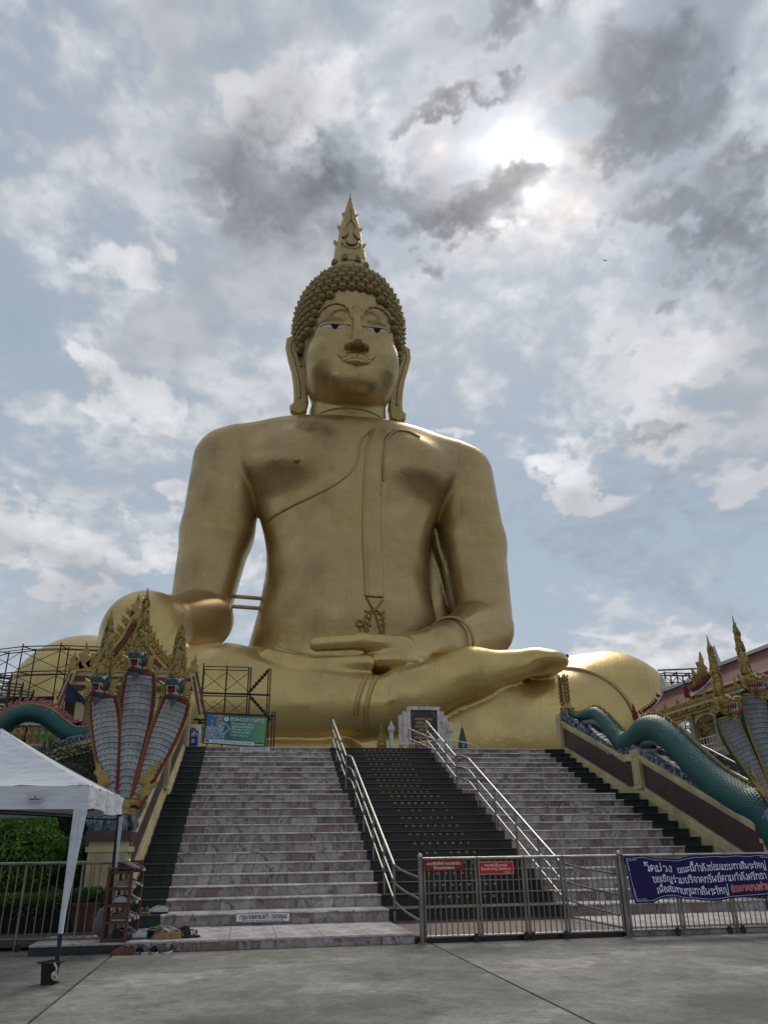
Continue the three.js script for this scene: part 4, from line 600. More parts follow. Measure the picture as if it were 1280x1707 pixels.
{ // hall with a carved gable behind the three-headed serpent
  const z = -22.4, t = thing('gable_hall', 'small shrine hall with a gilded carved gable behind the three-headed serpent', 'shrine hall', [-9.0, TOP, z]);
  const Y = (y) => y - TOP, X = (x) => x + 9.0;
  part(t, 'wall', uvm(mg([bx(4.2, 3.6, .3, X(-9), 1.8, -.9), bx(.3, 3.6, 4, X(-11), 1.8, -2.8), bx(.3, 3.6, 4, X(-7), 1.8, -2.8)]), 2), M.cream);
  for (const x of [-11.1, -9.9, -8.1, -6.9]) part(t, 'column', uvm(mg([bx(.36, 3.3, .36, X(x), 1.65, -.25), bx(.5, .2, .5, X(x), 3.3, -.25), bx(.5, .3, .5, X(x), .15, -.25)]), 2), M.cream);
  part(t, 'window_opening', bx(.5, .7, .06, X(-8.75), 2.9, -.72), std([.02, .025, .035], .3));
  for (const [y0, y1, w, d, m] of [[7.72, 7.86, 5.0, .1, M.cream], [7.86, 8.06, 5.1, .16, M.gildRed], [8.06, 8.24, 5.2, .22, M.cream], [8.24, 8.34, 5.3, .3, M.goldLeaf]]) part(t, 'entablature', uvm(bx(w, y1 - y0, 1 + d, X(-9.02), Y((y0 + y1) / 2), -.4 + d / 2), 1), m);
  const row = []; for (let i = 0; i < 30; i++) row.push(kanok(.2, .8, .05).translate(X(-11.6 + i * .178), Y(8.34), .25)); stuffPart(t, 'leaf_row', mg(row), M.goldLeaf);
  // gable: concave rakes
  const L = [[-10.65, 8.4], [-10.1, 8.95], [-9.62, 9.7], [-9.2, 10.75]], Rr = L.map(([x, y]) => [-18.4 - x, y]);
  const tri = new THREE.Shape(); L.forEach(([x, y], i) => (i ? tri.lineTo(X(x), Y(y - .2)) : tri.moveTo(X(x), Y(y - .1)))); [...Rr].reverse().forEach(([x, y]) => tri.lineTo(X(x), Y(y - .1))); tri.closePath();
  part(t, 'gable_panel', uvm(new THREE.ExtrudeGeometry(tri, { depth: .12, bevelEnabled: false }), 1.3), M.carved);
  const Rg = rng(19), car = []; for (let i = 0; i < 90; i++) { const x = -10.3 + Rg() * 2.2, h = 8.35 + Rg() * 2.0; const yl = 8.4 + 2.2 * clamp(1 - abs(x + 9.2) / 1.3) ** 1.5; if (h > yl - .15) continue; car.push(new THREE.TorusGeometry(.07 + .04 * Rg(), .025, 5, 9, 4.8).rotateZ(Rg() * 6).translate(X(x), Y(h), .14), kanok(.2, .6, .05).rotateZ((Rg() - .5) * 2).translate(X(x), Y(h), .13)); } stuffPart(t, 'gable_carving', mg(car), M.goldLeaf);
  for (const P of [L, Rr]) {
    const s = P === L ? -1 : 1, c = (o) => P.map(([x, y]) => [X(x) + s * o * .75, Y(y) + o * .55]);
    const strip = (o0, o1, d, zz) => { const a = c(o0), b = c(o1), sh = new THREE.Shape(); a.forEach((p, i) => (i ? sh.lineTo(...p) : sh.moveTo(...p))); [...b].reverse().forEach((p) => sh.lineTo(...p)); sh.closePath(); return new THREE.ExtrudeGeometry(sh, { depth: d, bevelEnabled: false }).translate(0, 0, zz); };
    part(t, 'rake_board', strip(-.14, .02, .2, .06), M.gildRed); part(t, 'rake_board', strip(.02, .16, .3, .04), M.goldLeaf); part(t, 'roof_edge', strip(.16, .2, 4, -3.9), M.roof);
    const lv = []; for (let k = 0; k < 9; k++) { const u = k / 8 * (P.length - 1) * .97, i = floor(u), a = P[i], b = P[i + 1], f = u - i, x = mixf(a[0], b[0], f), y = mixf(a[1], b[1], f); const q = bx(.26, .26, .16, 0, 0, 0, 0, 0, s * -.75).translate(X(x) + s * .22, Y(y) + .2, .2); lv.push(q, kanok(.26, .7, .08).rotateZ(-s * .5).translate(X(x) + s * .26, Y(y) + .24, .2)); }
    part(t, 'rake_leaves', mg(lv), M.carved).userData.kind = 'stuff';
    const end = X(P[0][0]) + s * .35; part(t, 'corner_finial', mg([kanok(1.15, .42, .16).rotateZ(-s * .1).translate(end, Y(8.35), .2), kanok(.7, .5, .16).rotateZ(-s * .5).translate(end + s * .2, Y(8.35), .2)]), M.goldLeaf);
  }
  part(t, 'gable_finial', mg([kanok(1.3, .32, .16).translate(X(-9.2), Y(10.45), .2), turned([[.14, 0], [.18, .2], [.1, .5], [.12, .62], [.03, 1.0], [.005, 1.35]], 8).translate(X(-9.2), Y(10.5), .2)]), M.goldLeaf);
  for (const s of [-1, 1]) { // low side roofs with their slanting edge
    const xo = X(-9.0) + s * 2.55, q = [[xo, Y(8.25)], [xo + s * .5, Y(6.35)], [xo + s * .3, Y(6.35)], [xo - s * .25, Y(8.25)]];
    part(t, 'side_eave', uvm(extr(q, .3, 0, 0, 0, .35), 1), M.cream); part(t, 'side_eave_inlay', extr([[xo - s * .02, Y(8.1)], [xo + s * .37, Y(6.5)], [xo + s * .27, Y(6.5)], [xo - s * .12, Y(8.1)]], .03, 0, 0, 0, .52), M.gildRed); part(t, 'side_roof', uvm(extr([[xo, Y(8.28)], [xo + s * .55, Y(6.3)], [xo + s * .62, Y(6.3)], [xo + s * .07, Y(8.3)]], 4, 0, 0, 0, -1.6), 2), M.roof);
    part(t, 'corner_finial', kanok(.75, .4, .12).translate(xo - s * .05, Y(8.3), .35), M.goldLeaf);
  }
}
{ // long hall with a red tiled roof
  const t = thing('red_roofed_hall', 'long open hall with red tiled roof and white gable edges behind the teal serpent', 'temple hall', [13.2, TOP, -18.5]);
  const roofShape = (o, ex) => [[-1.2 - ex, 2.02 - ex * .7 + o], [-.62, 2.34 + o], [-.25, 2.72 + o], [0, 3.1 + o], [.25, 2.72 + o], [.62, 2.34 + o], [1.2 + ex, 2.02 - ex * .7 + o], [1.2 + ex, 1.94 - ex * .7 + o], [0, 2.9 + o], [-1.2 - ex, 1.94 - ex * .7 + o]];
  const Y0 = [[0, 4.5, 0], [4.2, 13, .16]];
  Y0.forEach(([z0, z1, o]) => part(t, 'roof', uvm(extr(roofShape(o, .1), z1 - z0, 0, 0, 0, (z0 + z1) / 2), 1.6), M.roof));
  part(t, 'ridge', mg([bx(.14, .12, 4.4, 0, 3.14, 2.2), bx(.14, .12, 8.8, 0, 3.3, 8.6)]), M.white);
  for (const [z, o] of [[-.04, 0], [4.16, .16]]) for (const s of [-1, 1]) {
    const p = [[0, 3.16], [.25, 2.78], [.62, 2.4], [1.34, 1.98]].map(([x, y]) => [s * x, y + o]), q = p.map(([x, y], i) => [x - s * .05, y - .13]); part(t, 'gable_edge', extr([...p, ...q.reverse()], .1, .01, 0, 0, z), M.white);
    const fin = []; for (let k = 0; k < 9; k++) { const u = k / 9, x = s * mixf(.18, 1.2, u), y = mixf(2.86, 2.1, u ** .6) + o; fin.push(extr([[0, 0], [s * .16, .03], [s * .17, .2], [s * .1, .12], [0, .12]], .05, 0, x - s * .02, y, z - .06)); } part(t, 'gable_fins', mg(fin), std([.16, .012, .02], .5)).userData.kind = 'stuff';
    part(t, 'eave_finial', kanok(.62, .35, .08).rotateZ(-s * .15).translate(s * 1.4, 1.95 + o, z), std([.16, .012, .02], .5));
  }
  for (const [z, o] of [[-.04, 0], [4.16, .16]]) part(t, 'ridge_finial', mg([extr([[-.1, 0], [-.13, .22], [-.06, .42], [0, .8], [.05, .45], [.12, .22], [.1, 0]], .08, .015, 0, 3.08 + o, z), kanok(.25, .5, .06).rotateZ(-.9).translate(.15, 3.15 + o, z)]), M.white);
  part(t, 'gilded_finial', mg([kanok(1.0, .4, .1).translate(-.35, 2.9, 3.7), kanok(.8, .4, .1).rotateZ(.3).translate(-.6, 2.5, 3.75)]), M.goldLeaf);
  for (const s of [-1, 1]) {
    for (const [y0, y1, d, m] of [[1.84, 1.96, .12, M.goldLeaf], [1.72, 1.84, .06, M.cream], [1.62, 1.72, .0, M.carved], [1.5, 1.62, -.06, M.goldLeaf]]) part(t, 'beam', uvm(bx(.3, y1 - y0, 13.4, s * (1.2 + d), (y0 + y1) / 2, 6.5), .8), m);
    for (let k = 0; k < 8; k++) part(t, 'column', uvm(mg([bx(.26, 1.4, .26, s * 1.1, .75, .5 + k * 1.62), bx(.36, .12, .36, s * 1.1, 1.44, .5 + k * 1.62), bx(.34, .14, .34, s * 1.1, .1, .5 + k * 1.62)]), 1), std([.42, .31, .16], .6, 0, { map: grime }));
    for (let k = 0; k < 7; k++) { const a = new THREE.Shape(); a.moveTo(-.7, 0); a.lineTo(-.7, .35); a.lineTo(.7, .35); a.lineTo(.7, 0); a.quadraticCurveTo(.55, .22, 0, .25); a.quadraticCurveTo(-.55, .22, -.7, 0); part(t, 'arch', new THREE.ExtrudeGeometry(a, { depth: .08, bevelEnabled: false }).rotateY(PI / 2).translate(s * 1.1 - .04, 1.16, 1.31 + k * 1.62), M.cream); }
  }
  const acr = []; for (let k = 0; k < 14; k++) acr.push(kanok(.34, .55, .06).rotateY(PI / 2).translate(-1.36, 1.9, .4 + k * .95)); stuffPart(t, 'eave_leaves', mg(acr), M.goldLeaf);
  part(t, 'rear_wall', uvm(bx(.1, 1.5, 12.5, 1.25, .75, 6.5), 2), M.creamPale); part(t, 'floor_plinth', uvm(bx(3.2, .3, 13.6, 0, .0, 6.6), 2), M.creamPale);
  // white lattice rail between the columns
  const lat = []; for (let k = 0; k < 60; k++) lat.push(bx(.02, .5, .02, -1.12, .4, .6 + k * .2)); for (const y of [.2, .4, .64]) lat.push(bx(.03, .03, 12, -1.12, y, 6.5)); part(t, 'lattice_rail', mg(lat), M.white).userData.kind = 'stuff';
}
{ // steps east of the wall, with their own rail
  const t = thing('side_staircase', 'pale side steps with dark edges rising behind the teal serpent', 'staircase');
  const R = rng(3); for (let k = 0; k < 20; k++) { const z = -2.6 - k * .46, y = .25 + (k + 1) * .192; part(t, 'step', uvm(bx(3.0, .19, 10.2 - k * .46 + .1, 8.3, y - .095, z - (10.2 - k * .46) / 2), 1.2, R(), R()), marbleMats[floor(R() * 3)]); part(t, 'dark_edge', bx(.62, .193, .44, 9.95, y - .095, z - .225), M.greenStone); }
  const h = thing('side_handrail', 'steel handrail running down the side steps under the red roof', 'handrail');
  const a = [9.2, 4.12, -12.2], b = [9.2, .9, -4.6]; for (const u of [.85, .55, .25]) part(h, 'rail', rod([a[0], a[1] + u, a[2]], [b[0], b[1] + u, b[2]], .025, 8), M.steel); for (let k = 0; k < 6; k++) { const f = k / 5, p = [0, 1, 2].map((i) => mixf(a[i], b[i], f)); part(h, 'post', rod(p, [p[0], p[1] + .85, p[2]], .02, 8), M.steelDull); }
}
// ---------------------------------------------------------------- scaffolds
const unitPole = new THREE.CylinderGeometry(1, 1, 1, 6), unitBox = new THREE.BoxGeometry(1, 1, 1);
function pole(t, name, a, b, r, m) { const A = V(...a), B = V(...b), d = B.clone().sub(A), p = part(t, name, unitPole, m); p.position.copy(A).add(B).multiplyScalar(.5); p.scale.set(r, d.length(), r); p.quaternion.setFromUnitVectors(V(0, 1, 0), d.normalize()); }
function frame(t, A, B, dep, y0, levels, hgt, r, seed, m, open = 0) {      // one bay between the plan points A and B
  const R = rng(seed), d = V(B[0] - A[0], 0, B[1] - A[1]), n = V(d.z, 0, -d.x).normalize().multiplyScalar(dep), C = [A[0] + n.x, A[1] + n.z], D = [B[0] + n.x, B[1] + n.z];
  for (let k = 0; k < levels; k++) {
    const ya = y0 + k * hgt, yb = ya + hgt; for (const p of [A, C]) pole(t, 'upright', [p[0], ya, p[1]], [p[0], yb + (k === levels - 1 ? .25 * R() : 0), p[1]], r, m);
    pole(t, 'ledger', [A[0], yb, A[1]], [B[0], yb, B[1]], r * .85, m); pole(t, 'ledger', [C[0], yb, C[1]], [D[0], yb, D[1]], r * .85, m); pole(t, 'transom', [A[0], yb, A[1]], [C[0], yb, C[1]], r * .85, m);
    const ym = yb - hgt * .12; pole(t, 'ledger', [A[0], ym, A[1]], [B[0], ym, B[1]], r * .6, m);
    if (R() > open) { pole(t, 'brace', [A[0], ya + hgt * .1, A[1]], [B[0], ya + hgt * .8, B[1]], r * .55, m); pole(t, 'brace', [A[0], ya + hgt * .8, A[1]], [B[0], ya + hgt * .1, B[1]], r * .55, m); }
  }
}
{
  const t = thing('scaffold', 'black steel scaffold bays standing above the green notice board', 'scaffold', [0, 0, 0], 0, 'scaffolds round the statue'), z = -24;
  const xs = [-6.25, -5.2, -4.2, -3.25], y0 = 4.09, hg = 1.2;
  for (let i = 0; i < 2; i++) frame(t, [xs[i], z], [xs[i + 1], z], .7, y0 + .1, 4, hg, .027, 5 + i, M.rust);
  for (const x of [-4.2, -4.1]) pole(t, 'upright', [x, y0, z], [x, 9.0, z], .035, M.rust);
  for (const x of [-3.3, -3.2]) pole(t, 'upright', [x, y0, z + .02], [x, x < -3.25 ? 8.75 : 8.95, z], .032, M.rust);
  for (const y of [7.78, 6.6]) pole(t, 'ledger', [-6.5, y, z + .05], [-3.2, y - .05, z + .05], .045, M.blackSteel);
  // stairs inside: two slanting strings with treads
  for (const [a, b] of [[[-4.15, 7.8], [-3.25, 8.9]], [[-4.1, 7.65], [-3.1, 6.6]]]) { pole(t, 'stair_string', [a[0], a[1], z], [b[0], b[1], z], .03, M.rust); pole(t, 'stair_string', [a[0], a[1], z + .4], [b[0], b[1], z + .4], .03, M.rust); for (let k = 1; k < 8; k++) { const f = k / 8, s = part(t, 'stair_tread', unitBox, M.rust); s.scale.set(.16, .05, .5); s.position.set(mixf(a[0], b[0], f), mixf(a[1], b[1], f), z + .2); } }
  for (const x of [-3.05, -2.93]) pole(t, 'upright', [x, y0, z + .3], [x, 6.95, z + .3], .035, M.rust); pole(t, 'ledger', [-6.1, 6.85, z + .35], [-2.9, 6.75, z + .35], .04, M.blackSteel); pole(t, 'ledger', [-3.3, 5.3, z + .3], [-2.9, 5.3, z + .3], .025, M.rust);
}
{
  const t = thing('scaffold', 'large black scaffold curving round the statue knee behind the small shrine hall', 'scaffold', [0, 0, 0], 0, 'scaffolds round the statue');
  const P = []; for (let k = 0; k <= 9; k++) { const a = (-12 + k * 17) * rad; P.push([SX - 23.0 - 9.5 * sin(a) * 1.05, SZ + 9.0 + 9.8 * cos(a)]); }
  for (let i = 0; i < 9; i++) frame(t, P[i], P[i + 1], -1.3, 4.1, 6, 1.9, .05, 20 + i, M.rust);
  for (let i = 0; i < 9; i++) for (let k = 2; k < 6; k += 2) { const d = part(t, 'deck', unitBox, M.rust); const dx = P[i + 1][0] - P[i][0], dz = P[i + 1][1] - P[i][1]; d.scale.set(hypot(dx, dz), .1, 1.1); d.rotation.y = -Math.atan2(dz, dx); const nx = -dz / hypot(dx, dz), nz = dx / hypot(dx, dz); d.position.set((P[i][0] + P[i + 1][0]) / 2 + nx * .65, 4.1 + k * 1.9, (P[i][1] + P[i + 1][1]) / 2 + nz * .65); }
  for (const [a, b] of [[[-18.6, 6.5, -47.5], [-16.2, 11.2, -47.3]], [[-16.2, 13.0, -47.4], [-14.9, 15.8, -47.3]]]) { pole(t, 'ladder_string', a, b, .08, M.blackSteel); pole(t, 'ladder_string', [a[0] + .5, a[1], a[2]], [b[0] + .5, b[1], b[2]], .08, M.blackSteel); for (let k = 1; k < 12; k++) { const f = k / 12; pole(t, 'rung', [mixf(a[0], b[0], f), mixf(a[1], b[1], f), mixf(a[2], b[2], f)], [mixf(a[0], b[0], f) + .5, mixf(a[1], b[1], f), mixf(a[2], b[2], f)], .05, M.blackSteel); } }
  // another, farther out to the west
  const u = thing('scaffold', 'tangle of scaffold poles farther out to the west of the statue', 'scaffold', [0, 0, 0], 0, 'scaffolds round the statue');
  for (let i = 0; i < 4; i++) for (let j = 0; j < 3; j++) frame(u, [-20.2 - i * 1.5, -50 + j * 3 + i * .5], [-21.7 - i * 1.5, -50 + j * 3 + .5 + i * .5], 1.2, 4.1, 5, 1.6, .055, 40 + i + j * 7, M.rust);
}
{
  const t = thing('scaffold', 'distant scaffold frame showing above the red tiled roof', 'scaffold', [0, 0, 0], 0, 'scaffolds round the statue'), z = -75;
  for (let i = 0; i < 3; i++) frame(t, [45.4 + i * 1.6, z], [47 + i * 1.6, z], 1.5, 12, 4, 2.1, .09, 60 + i, M.rust);
  pole(t, 'ledger', [44.6, 20.7, z], [51.2, 21.1, z], .1, M.blackSteel); pole(t, 'ledger', [45, 19.2, z], [50.5, 19.4, z], .07, M.blackSteel);
}
// ---------------------------------------------------------------- Thai lettering drawn with strokes (letters on a 100-unit body; o marks a head loop)
const GL = {
  'ก': [62, '9,0 9,58 19,68 8,78 24,97 44,97 57,80 57,0'], 'ข': [58, 'o15,86', '8,80 20,66 13,52 13,2 50,2 50,98'], 'ค': [64, '9,0 9,72 30,98 56,76 56,0', 'o28,46', '26,36 10,6'], 'ง': [50, 'o36,90', '44,86 42,2 26,2 6,42'], 'จ': [56, '8,80 30,98 50,80 50,2 38,2 24,40', 'o18,48'],
  'ฉ': [70, 'o14,82', '6,76 12,60 24,98 46,92 48,0 28,0 22,14', 'o62,10'], 'ช': [64, 'o14,86', '8,80 20,66 13,52 13,2 48,2 48,66 36,76 58,104'], 'ซ': [66, 'o12,86', '14,78 24,88 20,64 13,52 13,2 50,2 50,66 38,76 60,104'], 'ญ': [86, '9,0 9,72 25,97 42,76 42,2 74,2 74,98', 'o50,-26', '56,-34 78,-32 74,-18'], 'ณ': [88, 'o14,10', '8,4 9,74 25,97 42,76 42,0 72,22 72,98', 'o78,10'],
  'ด': [62, '9,0 9,74 30,98 56,76 56,0', 'o26,48', '26,38 10,4'], 'ต': [64, '9,0 9,78 20,97 32,86 44,97 57,78 57,0', 'o26,46', '26,36 10,4'], 'ถ': [62, 'o16,10', '9,10 9,58 19,68 8,78 24,97 44,97 57,80 57,0'], 'ท': [64, 'o13,88', '14,80 14,0', '14,56 40,97 56,84 56,0'], 'ธ': [56, '8,82 26,97 50,92', '8,80 16,62 42,62 50,50 50,2 12,2 12,34'],
  'น': [66, 'o13,88', '14,80 14,0', '14,4 50,22 50,98', 'o56,10'], 'บ': [62, 'o13,88', '14,80 14,2 52,2 52,98'], 'ป': [62, 'o13,88', '14,80 14,2 52,2 52,130'], 'พ': [76, 'o13,88', '12,78 18,0 38,58 58,0 64,98'], 'ม': [66, 'o13,88', '14,80 14,16', 'o12,8', '20,10 52,14 52,98'], 'ย': [60, 'o16,88', '9,80 26,58 13,46 13,2 50,2 50,98'], 'ร': [46, '8,82 26,96 42,88', '8,82 14,62 36,58 36,16', 'o31,9'], 'ฤ': [46, '8,98 40,98 40,-20'],
  'ล': [62, 'o15,10', '22,16 8,40 30,58 54,42', '8,74 30,98 54,76 54,0'], 'ว': [50, '8,80 26,98 44,78 44,16', 'o38,9'], 'ศ': [66, '9,0 9,72 30,98 56,76 56,0', 'o28,46', '26,36 10,6', '46,90 66,114'], 'ส': [66, 'o15,10', '22,16 8,40 30,58 54,42', '8,74 30,98 54,76 54,0', '46,90 66,114'], 'ห': [66, 'o13,88', '14,80 14,0', '14,44 38,56 50,78', 'o50,88', '40,58 54,40 54,0'], 'อ': [56, 'o18,58', '10,52 8,2 48,2 48,78 28,98 8,84'], 'ะ': [34, 'o10,76', '6,66 28,84', 'o10,26', '6,16 28,34'], 'า': [40, '8,80 20,97 33,80 33,0'],
  'เ': [24, 'o13,10', '8,18 8,98'], 'แ': [46, 'o13,10', '8,18 8,98', 'o35,10', '30,18 30,98'], 'ใ': [34, 'o14,88', '22,82 22,0', '22,82 8,110 18,132 30,116'], 'โ': [32, '4,136 28,136 10,112 24,94 24,0', 'o18,8'], 'ไ': [34, '22,0 22,96 10,112 6,136 24,126'], '(': [28, '24,120 8,80 8,30 24,-12'], ')': [28, '4,120 20,80 20,30 4,-12'], ' ': [36],
};
const MK = { 'ั': ['o-38,120', '-30,114 -24,112 -6,134'], 'ิ': ['-48,112 -10,112 -20,130 -38,130 -48,112'], 'ี': ['-48,112 -10,112 -20,130 -38,130 -48,112', '-10,110 -10,140'], 'ึ': ['-48,112 -10,112 -20,130 -38,130 -48,112', 'o-12,134'], 'ื': ['-48,112 -10,112 -20,130 -38,130 -48,112', '-10,110 -10,140', '-20,126 -20,142'], '่': ['-14,116 -14,142'], '้': ['o-30,132', '-24,126 -12,124 -4,140'], '์': ['o-24,122', '-26,130 -8,146'], '็': ['-44,112 -40,128 -20,124 -10,140'], 'ุ': ['o-18,-18', '-10,-18 -10,-42'], 'ู': ['-24,-16 -24,-38 -8,-38 -8,-16'], 'ำ': null };
function thaiWidth(s) { let w = 0; for (const c of s) { if (c === 'ำ') w += 40; else if (GL[c]) w += GL[c][0] + 4; } return w; }
function thai(ctx, s, x, y, h, color, lw = .13, maxW = 0) {      // y: baseline, h: height of the plain letters
  let k = h / 100, kx = k; if (maxW) kx = maxW / thaiWidth(s); ctx.strokeStyle = color; ctx.lineWidth = h * lw; ctx.lineCap = ctx.lineJoin = 'round'; let lift = 0;
  const draw = (st, dy = 0) => { if (st[0] === 'o') { const [a, b] = st.slice(1).split(',').map(Number); ctx.beginPath(); ctx.ellipse(x + a * kx, y - (b + dy) * k, 7 * kx, 8 * k, 0, 0, 7); ctx.stroke(); return; } const p = st.split(' ').map((q) => q.split(',').map(Number)).map(([a, b]) => [x + a * kx, y - (b + dy) * k]); ctx.beginPath(); ctx.moveTo(...p[0]); for (let i = 1; i < p.length - 1; i++) { const m = i === p.length - 2 ? p[i + 1] : [(p[i][0] * .6 + p[i + 1][0] * .4), (p[i][1] * .6 + p[i + 1][1] * .4)]; if (p.length > 3) { ctx.lineTo(p[i][0] * .8 + p[i - 1][0] * .2, p[i][1] * .8 + p[i - 1][1] * .2); ctx.quadraticCurveTo(...p[i], p[i][0] * .8 + p[i + 1][0] * .2, p[i][1] * .8 + p[i + 1][1] * .2); } else ctx.lineTo(...p[i]); } ctx.lineTo(...p[p.length - 1]); ctx.stroke(); };
  for (const c of s) {
    if (c === 'ำ') { draw('o-12,122'); for (const st of GL['า'].slice(1)) draw(st); x += 40 * kx; lift = 0; continue; }
    if (c in MK) { const tone = '่้์'.includes(c); for (const st of MK[c]) draw(st, tone && lift ? 26 : 0); if (!tone && !'ุู'.includes(c)) lift = 1; continue; }
    lift = 0; const g = GL[c]; if (!g) continue; for (const st of g.slice(1)) draw(st); x += (g[0] + 4) * kx;
  }
}
function canvasTex(w, h, fn) { const c = document.createElement('canvas'); c.width = w; c.height = h; fn(c.getContext('2d'), w, h); const t = new THREE.CanvasTexture(c); t.colorSpace = THREE.SRGBColorSpace; t.anisotropy = 8; return t; }
const center = (ctx, s, cx, y, h, col, lw, w) => thai(ctx, s, cx - w / 2, y, h, col, lw, w);

// ---------------------------------------------------------------- steel fence and gates across the foot of the stairs
{
  const Z = .09, Hf = 1.1;
  const mainPost = (x, label) => { const t = thing('fence_post', label, 'post', [x, 0, Z], 0, 'round posts of the gate'); part(t, 'tube', mg([rod([0, 0, 0], [0, Hf + .0, 0], .036, 12), rod([0, 0, 0], [0, .012, 0], .07, 12)]), M.steelDull); part(t, 'ball_cap', ball(.042, 0, Hf + .02, 0), M.steel); };
  mainPost(-1.5, 'round gate post where the pale platform meets the dark floor'); mainPost(1.585, 'round fence post at the edge of the blue banner');
  const panel = (x0, x1, label, o = {}) => {
    const t = thing('gate_panel', label, 'steel gate', [0, 0, 0], 0, 'steel gate panels across the stairs'), y0 = .085, y1 = o.h ?? Hf - .012, n = Math.round((x1 - x0) / .083);
    part(t, 'top_rail', rod([x0, y1, Z], [x1, y1, Z], .023, 10), M.steel); part(t, 'bottom_rail', rod([x0, y0, Z], [x1, y0, Z], .018, 8), M.steel);
    for (const x of [x0 + .018, x1 - .018]) part(t, 'stile', rod([x, y0 - .02, Z], [x, y1, Z], .02, 8), M.steelDull);
    const bar = rod([0, y0, Z], [0, y1, Z], .0085, 6); for (let i = 1; i < n; i++) { const m = part(t, 'bar', bar, M.steelDull); m.position.x = x0 + (x1 - x0) * i / n; }
    for (const x of o.wheels ?? []) { const w = part(t, 'castor', mg([new THREE.CylinderGeometry(.04, .04, .026, 14).rotateX(PI / 2).translate(x, .04, Z + .02), bx(.05, .06, .05, x, .08, Z), bx(.04, .03, .05, x + .02, .06, Z + .01)]), M.rubber); }
  };
  panel(-1.462, -.655, 'gate panel with the dark red sign that hangs at the round post', { wheels: [-.72] });
  panel(-.640, .06, 'gate panel with the bright red framed sign', { wheels: [.02] });
  panel(.075, .66, 'gate panel without a sign right after the bright red sign', { wheels: [.12, .62] });
  panel(.675, 1.545, 'wider gate panel without a sign, ending at the post of the blue banner', {});
  panel(1.63, 2.46, 'fence panel under the torn corner of the blue banner', { wheels: [2.36] });
  panel(2.475, 3.32, 'fence panel under the middle of the blue banner', { wheels: [3.2] });
  panel(3.335, 4.18, 'fence panel under the red words of the blue banner', { wheels: [3.42] });
  panel(4.195, 5.04, 'fence panel beyond the far end of the blue banner', {});
  // fence by the tent
  const t = thing('fence', 'plain steel fence between the tent legs with the shrubs behind it', 'fence', [-5.66, 0, -.42], 0), L = [[-.02, 0], [-.62, -.06], [-1.4, -.14], [-2.3, -.22], [-3.3, -.3]], y1 = 1.1;
  for (let i = 0; i < L.length - 1; i++) { const [xa, za] = L[i], [xb, zb] = L[i + 1]; part(t, 'top_rail', rod([xa, y1, za], [xb, y1, zb], .023, 10), M.steel); part(t, 'bottom_rail', rod([xa, .15, za], [xb, .15, zb], .016, 8), M.steelDull); const n = Math.round(hypot(xb - xa, zb - za) / .115); for (let k = 0; k <= n; k++) { const f = k / n, x = mixf(xa, xb, f), z = mixf(za, zb, f); part(t, k === 0 ? 'stile' : 'bar', rod([x, k === 0 ? .0 : .15, z], [x, y1, z], k === 0 ? .02 : .009, 6), M.steelDull); } }
  part(t, 'end_knob', ball(.036, -.0, y1 + .01, 0), M.steel); part(t, 'stile', rod([.02, .02, 0], [.02, y1, 0], .022, 8), M.steelDull); part(t, 'castor', new THREE.CylinderGeometry(.045, .045, .03, 12).rotateX(PI / 2).translate(-1.35, .045, -.12), M.rubber);
  part(t, 'tied_cord', mg([pipe([[.03, .62, .03], [-.1, .5, .05], [-.22, .38, .04], [-.16, .52, .05], [.05, .56, .04]], .006, 24, 5), pipe([[.03, .6, .03], [.06, .4, .04], [-.02, .32, .05]], .006, 16, 5)]), M.white); part(t, 'green_tie', new THREE.TorusGeometry(.034, .014, 6, 12).rotateX(PI / 2).translate(.02, .88, 0), M.greenCloth);
  // signs on the gate
  const sign = (name, x0, x1, y0, y1, map, label, lean = 0, z = Z + .03, edge) => { const t = thing(name, label, 'sign', [(x0 + x1) / 2, (y0 + y1) / 2, z]); t.rotation.x = lean; const w = x1 - x0, h = y1 - y0; part(t, 'plate', bx(w, h, .006), edge ?? M.red); const f = part(t, 'printed_face', new THREE.PlaneGeometry(w - .006, h - .006).translate(0, 0, .0045), new THREE.MeshStandardMaterial({ map, roughness: .5 })); return t; };
  sign('red_sign', -1.45, -.86, .925, 1.085, canvasTex(640, 176, (c, w, h) => { c.fillStyle = '#7d1b12'; c.fillRect(0, 0, w, h); c.fillStyle = 'rgba(40,10,5,.35)'; c.fillRect(0, 0, 20, h); center(c, 'สถานที่ศักดิ์สิทธิ์ ห้ามนำสัตว์เลี้ยง', w / 2, 84, 30, '#e9d9d2', .17, 560); center(c, 'ขึ้นด้านบนโดยเด็ดขาด', w / 2, 148, 30, '#e9d9d2', .17, 340); }), 'dark red sign with two lines of white script at the gate post');
  const rs = sign('red_sign', -.645, -.10, .865, 1.045, canvasTex(640, 212, (c, w, h) => { c.fillStyle = '#b0181c'; c.fillRect(0, 0, w, h); c.strokeStyle = '#e8d4d0'; c.lineWidth = 6; c.strokeRect(8, 8, w - 16, h - 16); center(c, 'ห้ามนำสัตว์เลี้ยงทุกชนิด', w / 2, 82, 30, '#f0dedb', .16, 420); center(c, 'ขึ้นองค์พระใหญ่ โดยเด็ดขาด', w / 2, 140, 30, '#f0dedb', .16, 540); center(c, 'ขอบคุณ', w * .82, 184, 18, '#f0dedb', .16, 110); }), 'bright red sign with white frame and three lines of script on the gate');
